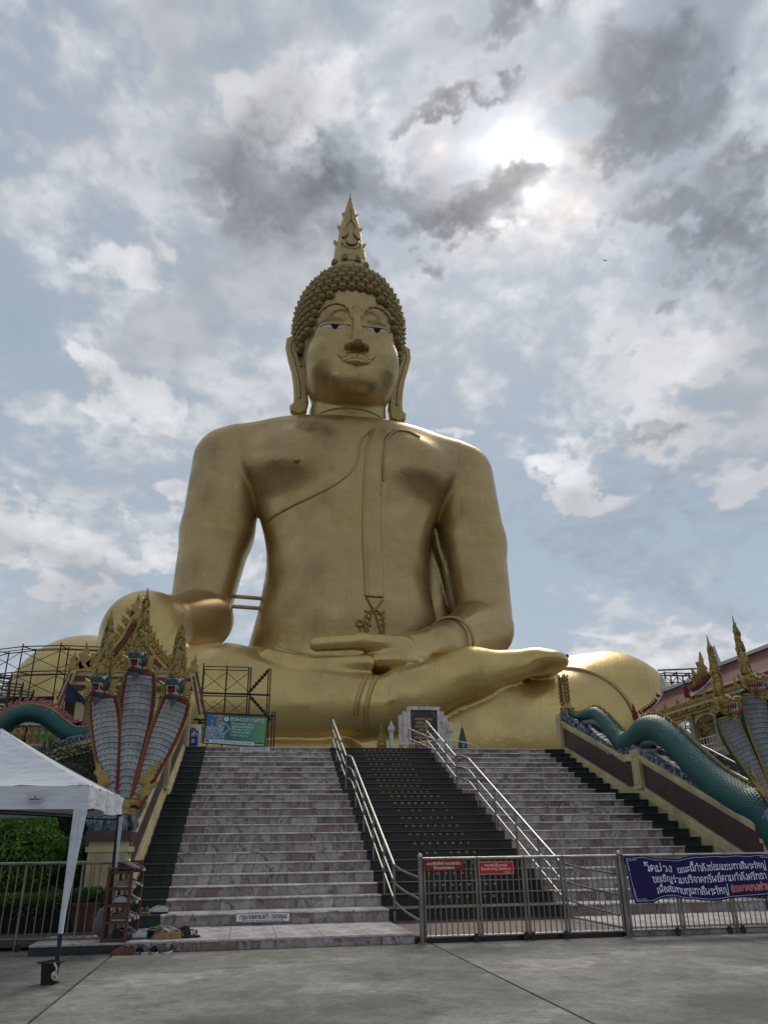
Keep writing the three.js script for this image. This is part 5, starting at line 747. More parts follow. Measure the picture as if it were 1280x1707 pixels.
  // blue banner tied to the fence
  const bt = canvasTex(2048, 512, (c, w, h) => {
    c.fillStyle = '#17124a'; c.fillRect(0, 0, w, h); const R = rng(5); for (let i = 0; i < 60; i++) { c.fillStyle = `rgba(${60 + R() * 60},20,${90 + R() * 40},.05)`; c.beginPath(); c.ellipse(R() * w, R() * h, 60 + R() * 260, 20 + R() * 70, R() * 3, 0, 7); c.fill(); }
    c.strokeStyle = '#b9b7d6'; c.lineWidth = 7; c.beginPath(); c.moveTo(34, 120); c.lineTo(34, h - 90); c.moveTo(140, 24); c.lineTo(w - 140, 24); c.moveTo(140, h - 22); c.lineTo(w - 140, h - 22); c.stroke();
    for (const [cx, cy, sx, sy] of [[22, 18, 1, 1], [22, h - 18, 1, -1], [w - 22, 18, -1, 1], [w - 22, h - 18, -1, -1]]) { c.lineWidth = 6; for (let k = 0; k < 5; k++) { c.beginPath(); c.arc(cx + sx * (18 + k * 30), cy + sy * 16, 13, 0, 5.2); c.stroke(); c.beginPath(); c.arc(cx + sx * 16, cy + sy * (18 + k * 27), 11, 1, 6); c.stroke(); } }
    thai(c, 'วัดม่วง', 250, 178, 80, '#e4e2f2', .15, 372); thai(c, 'ขณะนี้กำลังซ่อมแซมทาสีพระใหญ่', 690, 178, 66, '#e4e2f2', .15, 1250); center(c, 'ขอเชิญร่วมบริจาคทรัพย์ตามกำลังศรัทธา', 1110, 310, 70, '#e4e2f2', .15, 1600); thai(c, 'เพื่อสมทบทุนทาสีพระใหญ่', 330, 444, 70, '#e4e2f2', .15, 1000);
    thai(c, '(เฉพาะบางส่วน)', 1360, 436, 64, '#e9b9b0', .30, 600); thai(c, '(เฉพาะบางส่วน)', 1360, 436, 64, '#c02a22', .17, 600);
  });
  const pos = [], uv = [], idx = [], NX = 90, NY = 24; for (let j = 0; j <= NY; j++) for (let i = 0; i <= NX; i++) { const u = i / NX, v = j / NY; const top = 1.085 - .05 * max(0, sin(clamp((u - .14) / .34) * PI)) - .006 * sin(u * 40), bot = .44 + .035 * sstep(0, .34, u) + .05 * sin(clamp((u - .12) / .22) * PI) - .03 * sin(clamp((u - .4) / .25) * PI) + .03 * sstep(.6, 1, u); const x = 1.63 + u * 2.50 + (1 - v) * .10 * (1 - u); const z = Z + .035 + .016 * sin(u * 9 + v * 3) * (1 - v * .6) + .012 * sin(u * 23 - v * 5) + .02 * (1 - v) * sin(u * 5); pos.push(x, mixf(bot, top, v), z); uv.push(u, v); }
  for (let j = 0; j < NY; j++) for (let i = 0; i < NX; i++) { const a = j * (NX + 1) + i, b = a + NX + 1; idx.push(a, a + 1, b, b, a + 1, b + 1); }
  const bg = new THREE.BufferGeometry(); bg.setAttribute('position', new THREE.Float32BufferAttribute(pos, 3)); bg.setAttribute('uv', new THREE.Float32BufferAttribute(uv, 2)); bg.setIndex(idx); bg.computeVertexNormals();
  const bn = thing('banner', 'navy cloth banner with three lines of white script tied to the fence', 'banner'); part(bn, 'cloth', bg, new THREE.MeshStandardMaterial({ map: bt, roughness: .9, side: THREE.DoubleSide }));
  const ties = []; for (const [x, y] of [[1.64, 1.08], [2.55, 1.085], [3.4, 1.085], [4.1, 1.085]]) ties.push(new THREE.TorusGeometry(.03, .004, 5, 12).rotateY(PI / 2).translate(x, y + .005, Z)); part(bn, 'tie_cord', mg(ties), M.white);
  // white notice against the lowest riser, and a small one at the top step
  const shoe = sign('white_notice', -4.105, -3.235, .165, .305, canvasTex(1024, 164, (c, w, h) => { c.fillStyle = '#dcdad8'; c.fillRect(0, 0, w, h); c.strokeStyle = '#5a1a30'; c.lineWidth = 9; c.strokeRect(5, 5, w - 10, h - 10); center(c, 'กรุณาถอดรองเท้า (ขอบคุณ)', w / 2 + 10, 100, 66, '#3a0f1e', .19, 900); c.fillStyle = '#4a1a2c'; c.font = 'bold 38px sans-serif'; c.textAlign = 'center'; c.fillText('PLEASE TAKE YOUR SHOES OFF (THANK YOU)', w / 2 + 10, 148, 920); }), 'white notice asking to take shoes off, leaning on the lowest step', -.12, -2.045, M.white);
  part(shoe, 'broken_corner', extr([[-.437, -.074], [-.30, -.074], [-.33, -.05], [-.437, -.048]], .004, 0, 0, 0, .006), M.floorStone);
  sign('white_notice', -4.30, -3.40, 3.965, 4.075, canvasTex(512, 64, (c, w, h) => { c.fillStyle = '#d2d0d2'; c.fillRect(0, 0, w, h); center(c, 'กรุณาถอดรองเท้า (ขอบคุณ)', w / 2, 46, 26, '#3a2a5a', .17, 450); }), 'narrow white notice fixed to the topmost step', 0, zN(22) + .012, M.white);
}
// ---------------------------------------------------------------- notice board, plaque and small shrines on the terrace
{
  const t = thing('notice_board', 'green printed notice board with small photographs in front of the scaffold', 'notice board', [-4.57, 5.62, -20]); t.rotation.z = -.055;
  const map = canvasTex(1024, 512, (c, w, h) => {
    const g = c.createLinearGradient(0, 0, w, 0); g.addColorStop(0, '#1d5158'); g.addColorStop(.55, '#3b7565'); g.addColorStop(1, '#6d9c74'); c.fillStyle = g; c.fillRect(0, 0, w, h); const R = rng(9);
    for (const [x, y, ww, hh, col] of [[8, 6, 160, 210, '#3d6a9c'], [172, 6, 110, 130, '#8d8a5c'], [8, 220, 300, 90, '#8fa3b8'], [172, 140, 150, 78, '#7c96ae'], [8, 312, 330, 130, '#7d90a6']]) { c.fillStyle = col; c.fillRect(x, y, ww, hh); for (let k = 0; k < 26; k++) { c.fillStyle = ['rgba(225,230,235,.5)', 'rgba(60,80,70,.5)', 'rgba(150,120,70,.5)', 'rgba(40,60,90,.4)'][k % 4]; const bw = 8 + R() * 40; c.beginPath(); c.ellipse(x + bw / 2 + R() * (ww - bw), y + 10 + R() * (hh - 20), bw / 2, 4 + R() * 12, 0, 0, 7); c.fill(); } }
    c.strokeStyle = '#cfe6e2'; c.lineWidth = 9; c.beginPath(); c.moveTo(330, 150); c.lineTo(410, 240); c.lineTo(320, 330); c.stroke(); c.fillStyle = '#dfe9e6'; c.beginPath(); c.arc(335, 70, 40, 0, 7); c.fill(); c.strokeStyle = '#143d39'; c.lineWidth = 8; c.beginPath(); c.moveTo(335, 45); c.lineTo(335, 95); c.moveTo(310, 70); c.lineTo(360, 70); c.stroke();
    thai(c, 'อรพบบการสาย', 400, 92, 60, '#0a1714', .30, 590); thai(c, 'อรพบบการสาย', 400, 92, 60, '#eef3ee', .14, 590);
    ['ศรัทธาพระใหญ่ วัดม่วง', 'ขอเชิญร่วมบริจาคทรัพย์', 'เพื่อสมทบทุน', 'บริจาคตามกำลัง', 'ขอบคุณ'].forEach((s, i) => thai(c, s, 425 + (i % 2) * 10, 160 + i * 50, 28, '#cfe3d6', .15, 400 - i * 24)); c.fillStyle = '#2a5bb0'; c.beginPath(); c.arc(500, 398, 17, 0, 7); c.fill(); c.fillStyle = '#fff'; c.font = 'bold 26px sans-serif'; c.fillText('f', 495, 408);
    c.fillStyle = '#d3d8da'; c.fillRect(8, 446, 840, 60); thai(c, 'ขอเชิญร่วมบริจาคทรัพย์ตามกำลังศรัทธา', 120, 490, 24, '#31406a', .15, 700); c.fillStyle = '#a05a3a'; c.fillRect(20, 450, 70, 44); c.fillStyle = '#101418'; c.fillRect(856, 452, 150, 20); c.fillStyle = '#c9cfd2'; c.fillRect(856, 474, 150, 14);
  });
  part(t, 'vinyl', new THREE.PlaneGeometry(2.36, 1.12, 12, 6).translate(0, 0, .03), new THREE.MeshStandardMaterial({ map, roughness: .6 })); part(t, 'frame', mg([bx(2.42, .04, .04, 0, .57, 0), bx(2.42, .04, .04, 0, -.57, 0), bx(.04, 1.18, .04, -1.2, 0, 0), bx(.04, 1.18, .04, 1.2, 0, 0)]), M.rust); for (const x of [-1.05, 1.05]) part(t, 'leg', bx(.05, 1.3, .05, x, -.95, -.05), M.rust); part(t, 'backing', bx(2.36, 1.12, .01, 0, 0, .0), M.creamPale);
}
{
  const t = thing('plaque', 'white marble plaque with a brown panel of golden script at the stair head', 'plaque', [2.62, TOP, -18]), S = (x0, x1, y0, y1, d, z = 0) => bx(x1 - x0, y1 - y0, d, (x0 + x1) / 2, (y0 + y1) / 2, z);
  const wm = std([1.9, 1.9, 1.95], .4, 0, { map: veins(83, .1, 0) });
  for (const s of [-1, 1]) { part(t, 'marble_wing', uvm(cbx(.26, 2.05, .16, .01, s * .82, 1.02, -.02), 1), wm); part(t, 'marble_wing', uvm(cbx(.22, 1.9, .14, .01, s * 1.02, .95, -.06), 1), wm); part(t, 'marble_pier', uvm(cbx(.12, 2.2, .24, .012, s * .68, 1.1, .04), 1), wm); }
  t.scale.x = .86; part(t, 'marble_lintel', uvm(cbx(1.5, .13, .26, .014, 0, 2.14, .05), 1), wm); part(t, 'plinth', uvm(bx(2.4, .3, .6, 0, .15, 0), 1), wm);
  const map = canvasTex(512, 768, (c, w, h) => { c.fillStyle = '#2a1a18'; c.fillRect(0, 0, w, h); c.strokeStyle = '#b08a3c'; c.lineWidth = 5; for (const [x, y, a, b] of [[0, 0, 1, 1], [w, 0, -1, 1]]) { for (let k = 0; k < 4; k++) { c.beginPath(); c.arc(x + a * (20 + k * 22), y + b * (80 - k * 18), 12, 0, 5); c.stroke(); } c.beginPath(); c.moveTo(x, y + b * 110); c.quadraticCurveTo(x + a * 30, y + b * 30, x + a * 110, y); c.stroke(); } const L = [['พระใหญ่ วัดม่วง บริจาค', 330], ['ขอเชิญร่วมบริจาค', 280], ['สมทบทุนทาสีพระใหญ่', 330], ['ศรัทธา', 190], ['ตามกำลังศรัทธา', 400], ['ขอเชิญร่วมบริจาคทรัพย์', 380], ['วัดม่วง', 110], ['ขอเชิญร่วมบริจาคทรัพย์', 420], ['กำลังศรัทธา', 240], ['พระใหญ่', 190]]; L.forEach(([s, ww], i) => center(c, s, w / 2, 150 + i * 58, 30, '#c79a4a', .17, ww)); });
  part(t, 'script_panel', bx(1.24, 1.85, .04, 0, 1.15, .0), M.redStone); part(t, 'script_face', new THREE.PlaneGeometry(1.24, 1.85).translate(0, 1.15, .024), new THREE.MeshStandardMaterial({ map, roughness: .25 }));
}
for (const [x, label] of [[1.35, 'white bud-topped pillar beside the small golden spire'], [3.66, 'white bud-topped pillar beside the small teal spire']]) { const t = thing('pillar', label, 'pillar', [x, TOP, -18], 0, 'white pillars by the plaque'); part(t, 'shaft', turned([[.12, 0], [.12, .1], [.09, .14], [.085, 1.2], [.12, 1.25]], 12), M.white); part(t, 'bud', turned([[.1, 1.25], [.14, 1.34], [.12, 1.45], [.05, 1.55], [.02, 1.64], [0, 1.7]], 12), M.white); }
for (const [x, y, s, m, label] of [[.95, 0, 1, M.goldLeaf, 'small tiered golden spire at the foot of the statue'], [4.13, 0, .98, std([.03, .09, .09], .4, .2), 'small tiered teal spire beside the plaque pillar']]) { const t = thing('tiered_spire', label, 'shrine spire', [x, TOP, -17.9]); t.scale.set(.68 * s, s, .68 * s); const tiers = [[.27, .5, .18], [.25, .7, .16], [.21, .86, .14], [.165, 1.0, .12], [.125, 1.12, .1], [.09, 1.22, .1], [.06, 1.32, .1]]; part(t, 'base', turned([[.3, 0], [.3, .1], [.2, .16], [.2, .5]], 12), m); for (const [r, y0, h] of tiers) part(t, 'tier', mg([turned([[r, y0], [r * 1.08, y0 + h * .3], [r * .72, y0 + h]], 12), ...Array.from({ length: 8 }, (_, k) => kanok(h * .9, .6, .03).translate(0, y0 + h * .3, r).rotateY(k * PI / 4))]), m); part(t, 'needle', rod([0, 1.4, 0], [0, 1.75, 0], .03, 6, .004), m); }
{
  const t = thing('arched_rail', 'low white arched pipe rail in front of the plaque', 'rail'), P = [[.9, 4.52, -15.2], [1.7, 4.58, -15], [2.7, 4.68, -15], [3.4, 4.60, -15], [3.95, 4.42, -15.1], [4.1, 4.1, -15.1]]; part(t, 'top_pipe', pipe(P, .022, 40, 8), M.white); for (let k = 0; k < 9; k++) { const x = 1.6 + k * .22; part(t, 'baluster', rod([x, 4.09, -15], [x, 4.58 + .03 * k * (k < 5 ? 1 : .2), -15], .012, 6), M.white); }
  const h = thing('short_handrail', 'short pair of steel rails in front of the plaque', 'handrail'); for (const u of [0, .34]) part(h, 'rail', rod([1.5, 5.09 - u, -15.3], [2.08, 4.62 - u, -14.2], .022, 8), M.steel); for (const [x, y, z] of [[1.5, 5.09, -15.3], [1.78, 4.86, -14.75], [2.08, 4.62, -14.2]]) part(h, 'post', rod([x, 4.08, z], [x, y, z], .022, 8), M.steelDull);
  const R = rng(4), cols = [[.6, .36, .03], [.6, .5, .35], [.55, .12, .02], [.45, .1, .2]]; for (let k = 0; k < 5; k++) { const t2 = thing('offering_flowers', ['pot of yellow offering flowers at the white pillar', 'pot of pale flowers beside the yellow ones', 'pot of orange flowers in the middle of the offerings', 'pot of pink flowers before the plaque', 'pot of tall yellow flowers by the short steel rails'][k], 'flowers', [1.28 + k * .22, TOP, -15.6 + .1 * (k % 2)], 0, 'flowers offered at the plaque'); const g = []; for (let i = 0; i < 14; i++) { const a = R() * 6.3, r = .1 * R(); g.push(ball(.035 + .02 * R(), cos(a) * r * 1.2, .36 + .14 * R() + (k === 4 ? .12 : 0), sin(a) * r, 1, .8, 1, 6, 5)); } part(t2, 'blossoms', mg(g), std(cols[k === 4 ? 0 : k % 4], .7)); part(t2, 'vase', turned([[.05, 0], [.09, .1], [.07, .25], [.05, .3], [.07, .36]], 10), M.goldLeaf); }
}
// white balustrades at the edge of the terrace
const balustrade = (label, x0, x1, z, n) => { const t = thing('balustrade', label, 'balustrade'); part(t, 'cap_rail', uvm(bx(x1 - x0, .1, .2, (x0 + x1) / 2, TOP + .72, z), 2), M.white); part(t, 'foot_rail', uvm(bx(x1 - x0, .1, .2, (x0 + x1) / 2, TOP + .06, z), 2), M.white); for (const x of [x0 + .08, x1 - .08]) part(t, 'post', uvm(bx(.16, .72, .22, x, TOP + .36, z), 2), M.white); const b = turned([[.05, .1], [.06, .16], [.035, .22], [.07, .36], [.06, .46], [.03, .54], [.055, .62], [.055, .68]], 8); for (let k = 0; k < n; k++) { const m = part(t, 'baluster', b, M.goldLeaf); m.position.set(mixf(x0 + .28, x1 - .28, n > 1 ? k / (n - 1) : .5), TOP, z); } return t; };
balustrade('white balustrade with golden balusters behind the arched serpent back', -12.4, -6.9, -13.1, 26);
balustrade('short white balustrade beside the blue script sign at the stair head', -6.9, -5.52, -13.3, 3);
{ const t = thing('blue_sign', 'small deep blue sign with white script behind the stair wall top', 'sign', [-5.72, TOP + .34, -13.1]); part(t, 'plate', bx(.24, .46, .02), M.navy); part(t, 'printed_face', new THREE.PlaneGeometry(.23, .45).translate(0, 0, .012), new THREE.MeshStandardMaterial({ roughness: .5, map: canvasTex(128, 256, (c, w, h) => { c.fillStyle = '#1c1a6a'; c.fillRect(0, 0, w, h); thai(c, 'ห้า', 22, 96, 56, '#dfe0f0', .2, 96); thai(c, 'ม', 34, 200, 56, '#dfe0f0', .2, 60); }) })); }
// flags and cloth by the scaffold
{ const f = thing('flag', 'dark blue flag hanging from a pole before the scaffold', 'flag', [0, 0, 0]); const cloth = (pts, m, seed) => { const g = extr(pts, .012, 0); const q = new THREE.BufferGeometry().copy(g); const p = q.attributes.position; for (let i = 0; i < p.count; i++) p.setZ(i, p.getZ(i) + .1 * sin(p.getX(i) * 5 + seed)); q.computeVertexNormals(); return q; };
  part(f, 'cloth', cloth([[-11.15, 7.4], [-10.41, 6.72], [-10.44, 6.48], [-10.58, 6.62], [-11.19, 6.65]], 0, 1).translate(0, 0, -20), std([.014, .018, .045], .8)); part(f, 'pole', rod([-11.2, 4.1, -20], [-11.16, 7.55, -20], .025, 6), M.steelDull);
  const y = thing('flag', 'narrow yellow flag beside the dark blue flag', 'flag'); part(y, 'cloth', cloth([[-11.54, 6.97], [-11.26, 5.94], [-11.45, 5.71], [-11.58, 6.09]], 0, 2).translate(0, 0, -20), M.yellow); part(y, 'pole', rod([-11.6, 4.1, -20], [-11.56, 7.1, -20], .022, 6), M.steelDull);
  const n = thing('green_cloth', 'sagging green cloth strung below the flags', 'cloth'); part(n, 'cloth', extr([[-12.1, 5.67], [-11.34, 5.44], [-10.58, 5.42], [-10.05, 5.6], [-10.05, 5.14], [-11.0, 5.02], [-12.1, 5.25]], .02, 0, 0, 0, -20.2), M.greenCloth); part(n, 'pole', rod([-10.12, 4.1, -20.1], [-10.08, 6.35, -20.1], .022, 6), M.white); }
{ const b = thing('bird', 'tiny dark bird gliding against the clouds', 'bird', [20.3, 41.4, -30]); b.scale.setScalar(.2); part(b, 'body', mg([ball(.18, 0, 0, 0, 1, .8, 1.8, 8, 6), ball(.1, 0, .05, .3, 1, 1, 1.2, 6, 5), extr([[0, 0], [.5, .22], [1.0, .1], [.5, -.02]], .1, .02), extr([[0, 0], [-.5, .32], [-.9, .35], [-.45, .06]], .1, .02)]), M.rubber); }
// ---------------------------------------------------------------- white tent at the roadside
{
  const t = thing('canopy_tent', 'white pop-up canopy tent with a sleeved leg weighted by a black bucket', 'tent');
  const fabric = std([.66, .68, .72], .75, 0, { map: tex(512, 512, (u, v) => .92 + .09 * fbm(u * 5, v * 5, 0, 5, 5) - .06 * sstep(.6, .8, fbm(u * 3 + 2, v * 7, 0, 4))), bumpMap: tex(256, 256, (u, v) => fbm(u * 3, v * 9, 0, 4, 3), false), bumpScale: .03, side: THREE.DoubleSide });
  const x1 = -5.80, x0 = -8.75, z1 = 2.5, z0 = -.3, ye = 1.93, peak = [-7.25, 2.74, 1.1], c = [[x1, ye, z1], [x1, ye + .03, z0], [x0, ye, z0], [x0, ye, z1]];
  for (let i = 0; i < 4; i++) { // four sagging panels
    const a = c[i], b = c[(i + 1) % 4], pos = [], uv = [], idx = [], N = 16; for (let r = 0; r <= N; r++) for (let k = 0; k <= N; k++) { const u = r / N, s = k / N, ex = mixf(a[0], b[0], s), ey = mixf(a[1], b[1], s), ez = mixf(a[2], b[2], s); pos.push(mixf(ex, peak[0], u), mixf(ey, peak[1], u) - .22 * sin(u * PI) * sin(s * PI) * (1 - u) - .03 * sin(PI * u) + .012 * sin(s * 31 + i) * (1 - u), mixf(ez, peak[2], u)); uv.push(s * 2, u * 1.4); }
    for (let r = 0; r < N; r++) for (let k = 0; k < N; k++) { const p = r * (N + 1) + k, q = p + N + 1; idx.push(p, p + 1, q, q, p + 1, q + 1); } const g = new THREE.BufferGeometry(); g.setAttribute('position', new THREE.Float32BufferAttribute(pos, 3)); g.setAttribute('uv', new THREE.Float32BufferAttribute(uv, 2)); g.setIndex(idx); g.computeVertexNormals(); part(t, 'roof_panel', g, fabric);
    const vp = [], vu = [], vi = [], K = 40; for (let k = 0; k <= K; k++) for (const d of [0, .5, 1]) { const s = k / K, nx = (b[2] - a[2]) / 3 * .03, nz = -(b[0] - a[0]) / 3 * .03; const w = (sin(s * 23 + i * 2) * .5 + sin(s * 51) * .3) * d * (i === 0 ? 1.4 : .6); vp.push(mixf(a[0], b[0], s) - nx * w, mixf(a[1], b[1], s) - .245 * d + (i === 0 ? .02 * sin(s * 8) * d : 0), mixf(a[2], b[2], s) - nz * w); vu.push(s * 2, d * .2); } for (let k = 0; k < K; k++) for (let d = 0; d < 2; d++) { const p = k * 3 + d, q = p + 3; vi.push(p, p + 1, q, q, p + 1, q + 1); } const v = new THREE.BufferGeometry(); v.setAttribute('position', new THREE.Float32BufferAttribute(vp, 3)); v.setAttribute('uv', new THREE.Float32BufferAttribute(vu, 2)); v.setIndex(vi); v.computeVertexNormals(); part(t, 'valance', v, fabric);
  }
  part(t, 'printed_tag', new THREE.PlaneGeometry(.15, .075).translate(-6.36, 1.79, z1 + .035), new THREE.MeshStandardMaterial({ roughness: .7, map: canvasTex(256, 128, (c2, w, h) => { c2.fillStyle = '#c9c6cc'; c2.fillRect(0, 0, w, h); c2.strokeStyle = '#6a3a44'; c2.lineWidth = 5; c2.strokeRect(6, 14, w - 12, h - 24); c2.fillStyle = '#2a2426'; c2.beginPath(); c2.arc(128, 30, 12, 0, 7); c2.fill(); thai(c2, 'ตลาดบ้านเรา', 24, 88, 34, '#1a1618', .24, 205); thai(c2, 'กรุณา บริจาค', 40, 112, 12, '#8a3a40', .2, 176); }) }));
  for (const [x, z] of [[x1 - .11, z1 - .05], [x1 - .03, z0 + .05], [x0 + .05, z0 + .05], [x0 + .05, z1]]) part(t, 'leg', mg([bx(.04, 1.9, .04, x, .95, z), bx(.055, .9, .055, x, 1.5, z), bx(.09, .012, .09, x, .006, z)]), M.blackSteel);
  for (const [a, b] of [[[x1 - .08, 1.84, z1 - .05], [x1 - .05, 1.84, z0 + .05]], [[x1 - .08, 1.80, z1 - .06], [x0 + .05, 1.80, z1 - .06]], [[x1 - .08, 1.84, z0 + .06], [x0, 1.84, z0 + .06]]]) part(t, 'truss', mg([rod(a, b, .014, 6), rod([a[0], a[1] - .18, a[2]], b, .012, 6)]), M.blackSteel);
  // white sleeve that narrows down the near leg
  part(t, 'leg_sleeve', extr([[x1 - .14, 1.69], [x1 + .0, 1.69], [x1 - .095, .46], [x1 - .125, .46]], .012, .004, 0, 0, z1 - .012), fabric); part(t, 'leg_sleeve', extr([[z1 + .03, 1.69], [z1 - .12, 1.69], [z1 - .02, .46], [z1 + .02, .46]], .012, .004).rotateY(-PI / 2).translate(x1 - .005 - .085, 0, 0), fabric);
  part(t, 'leg_sleeve', extr([[x1 - .03, 1.70], [x1 + .02, 1.70], [x1 + .01, .9], [x1 - .0, .9]], .012, .004, 0, 0, z0 + .08), fabric);
  const w = thing('weight_bucket', 'black square bucket with a rope knot holding down the tent leg', 'bucket', [-5.955, 0, 2.52]); const fr = new THREE.CylinderGeometry(.13, .10, .2, 4, 1, true).rotateY(PI / 4 + .2).translate(0, .1, 0); part(w, 'bucket_wall', mg([fr, new THREE.CylinderGeometry(.12, .09, .19, 4).rotateY(PI / 4 + .2).translate(0, .098, 0)]), std([.012, .014, .013], .85)); part(w, 'rim', new THREE.TorusGeometry(.13, .01, 5, 4).rotateX(PI / 2).rotateY(.2).translate(0, .2, 0), M.rubber); part(w, 'rope_knot', mg([pipe([[.05, .2, .1], [.09, .14, .12], [.05, .08, .12], [.1, .05, .12], [.08, .12, .13]], .011, 20, 5), ball(.028, .07, .1, .12, 1, 1, 1, 7, 6)]), M.creamPale);
}
// ---------------------------------------------------------------- shrubs and pots behind the fence
const leafMat = (c, k = .25) => { const m = new THREE.MeshPhysicalMaterial({ roughness: .75, vertexColors: true, transmission: .22, thickness: 0, specularIntensity: .35 }); m.color.setRGB(...c); return m; };
function leaves(n, seed, place, size, tint = .5) {
  const R = rng(seed), pos = [], nor = [], col = [], q = new THREE.Quaternion(), e = new THREE.Euler();
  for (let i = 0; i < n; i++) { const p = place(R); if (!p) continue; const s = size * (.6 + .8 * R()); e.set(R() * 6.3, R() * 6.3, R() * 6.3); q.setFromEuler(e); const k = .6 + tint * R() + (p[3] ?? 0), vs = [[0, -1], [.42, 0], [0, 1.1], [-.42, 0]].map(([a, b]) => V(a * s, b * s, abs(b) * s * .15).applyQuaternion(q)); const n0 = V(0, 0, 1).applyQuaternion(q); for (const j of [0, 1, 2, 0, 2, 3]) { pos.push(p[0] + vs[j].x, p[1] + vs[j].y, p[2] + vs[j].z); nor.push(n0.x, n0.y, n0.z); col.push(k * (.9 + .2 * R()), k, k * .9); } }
  const g = new THREE.BufferGeometry(); g.setAttribute('position', new THREE.Float32BufferAttribute(pos, 3)); g.setAttribute('normal', new THREE.Float32BufferAttribute(nor, 3)); g.setAttribute('color', new THREE.Float32BufferAttribute(col, 3)); return g;
}
const lumpy = (x, y, z, s) => fbm(x * s + 20, y * s + 20, z * s + 20.5, 3);
function bush(label, cx, cy, cz, rx, ry, rz, n, seed, c, group) {
  const t = thing('bush', label, 'bush', [cx, 0, cz], 0, group), ground = cy - ry * .85;
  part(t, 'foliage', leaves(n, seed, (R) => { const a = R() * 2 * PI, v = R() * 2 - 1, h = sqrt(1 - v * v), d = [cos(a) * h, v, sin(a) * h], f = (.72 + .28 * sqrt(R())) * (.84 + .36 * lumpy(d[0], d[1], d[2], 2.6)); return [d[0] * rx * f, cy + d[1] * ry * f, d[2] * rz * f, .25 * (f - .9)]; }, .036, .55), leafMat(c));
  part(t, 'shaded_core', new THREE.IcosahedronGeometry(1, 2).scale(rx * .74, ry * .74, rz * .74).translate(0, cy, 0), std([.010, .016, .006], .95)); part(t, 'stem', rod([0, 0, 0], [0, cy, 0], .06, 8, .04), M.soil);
  return t;
}
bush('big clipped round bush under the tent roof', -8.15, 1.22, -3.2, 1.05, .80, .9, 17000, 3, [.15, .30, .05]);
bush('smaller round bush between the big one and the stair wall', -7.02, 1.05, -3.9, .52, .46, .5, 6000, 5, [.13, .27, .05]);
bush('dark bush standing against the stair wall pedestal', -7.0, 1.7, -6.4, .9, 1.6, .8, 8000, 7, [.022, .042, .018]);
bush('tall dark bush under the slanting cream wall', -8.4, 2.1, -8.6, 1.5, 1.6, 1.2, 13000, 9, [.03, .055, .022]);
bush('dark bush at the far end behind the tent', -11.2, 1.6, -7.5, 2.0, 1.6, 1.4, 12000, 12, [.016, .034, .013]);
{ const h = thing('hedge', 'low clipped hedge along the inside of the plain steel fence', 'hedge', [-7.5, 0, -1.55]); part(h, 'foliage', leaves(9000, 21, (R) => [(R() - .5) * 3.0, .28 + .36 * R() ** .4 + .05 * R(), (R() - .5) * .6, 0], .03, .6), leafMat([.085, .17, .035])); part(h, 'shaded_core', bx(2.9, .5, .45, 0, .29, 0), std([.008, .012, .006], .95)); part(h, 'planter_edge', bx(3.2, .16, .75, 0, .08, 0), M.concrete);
  const p = thing('flower_pot', 'large brown clay pot with a leafy plant behind the fence', 'plant pot', [-6.32, 0, -1.45]); part(p, 'pot', turned([[.13, 0], [.16, .03], [.2, .2], [.245, .4], [.25, .5], [.275, .52], [.275, .56], [.24, .56], [.235, .5]], 24), M.terracotta); part(p, 'soil', new THREE.CylinderGeometry(.235, .235, .02, 20).translate(0, .52, 0), M.soil); part(p, 'foliage', leaves(900, 23, (R) => { const a = R() * 6.3, r = .3 * sqrt(R()); return [cos(a) * r, .58 + .16 * R(), sin(a) * r, .1]; }, .035, .6), leafMat([.06, .12, .025]));
  const g = thing('fern_palm', 'spiky young palm leaves between the serpent necks', 'palm plant', [-8.2, TOP, -14]); const R = rng(2), fr = []; for (let k = 0; k < 26; k++) { const a = R() * 6.3, l = 1.1 + .6 * R(), b = .5 + .5 * R(); fr.push(extr([[-.03, 0], [-.05, l * .4], [0, l], [.05, l * .4], [.03, 0]], .008, 0).rotateX(.2 + b * .5).rotateY(a).translate(0, .55, 0)); } part(g, 'leaves', mg(fr), std([.10, .14, .03], .7)); part(g, 'trunk', rod([0, 0, 0], [0, .65, 0], .1, 8, .07), M.soil);
  const d = thing('water_drum', 'blue plastic drum behind the serpent necks', 'drum', [-8.15, TOP, -15.4]); part(d, 'body', turned([[.0, 0], [.26, 0], [.28, .4], [.26, .42], [.28, .46], [.28, .9], [.2, .98], [0, 1.0]], 16), std([.05, .12, .28], .5)); part(d, 'stand', bx(.7, .65, .7, 0, -.02 + .0, 0), M.creamPale); d.position.y = TOP + .62; d.children[1].position.y = -.3;
}
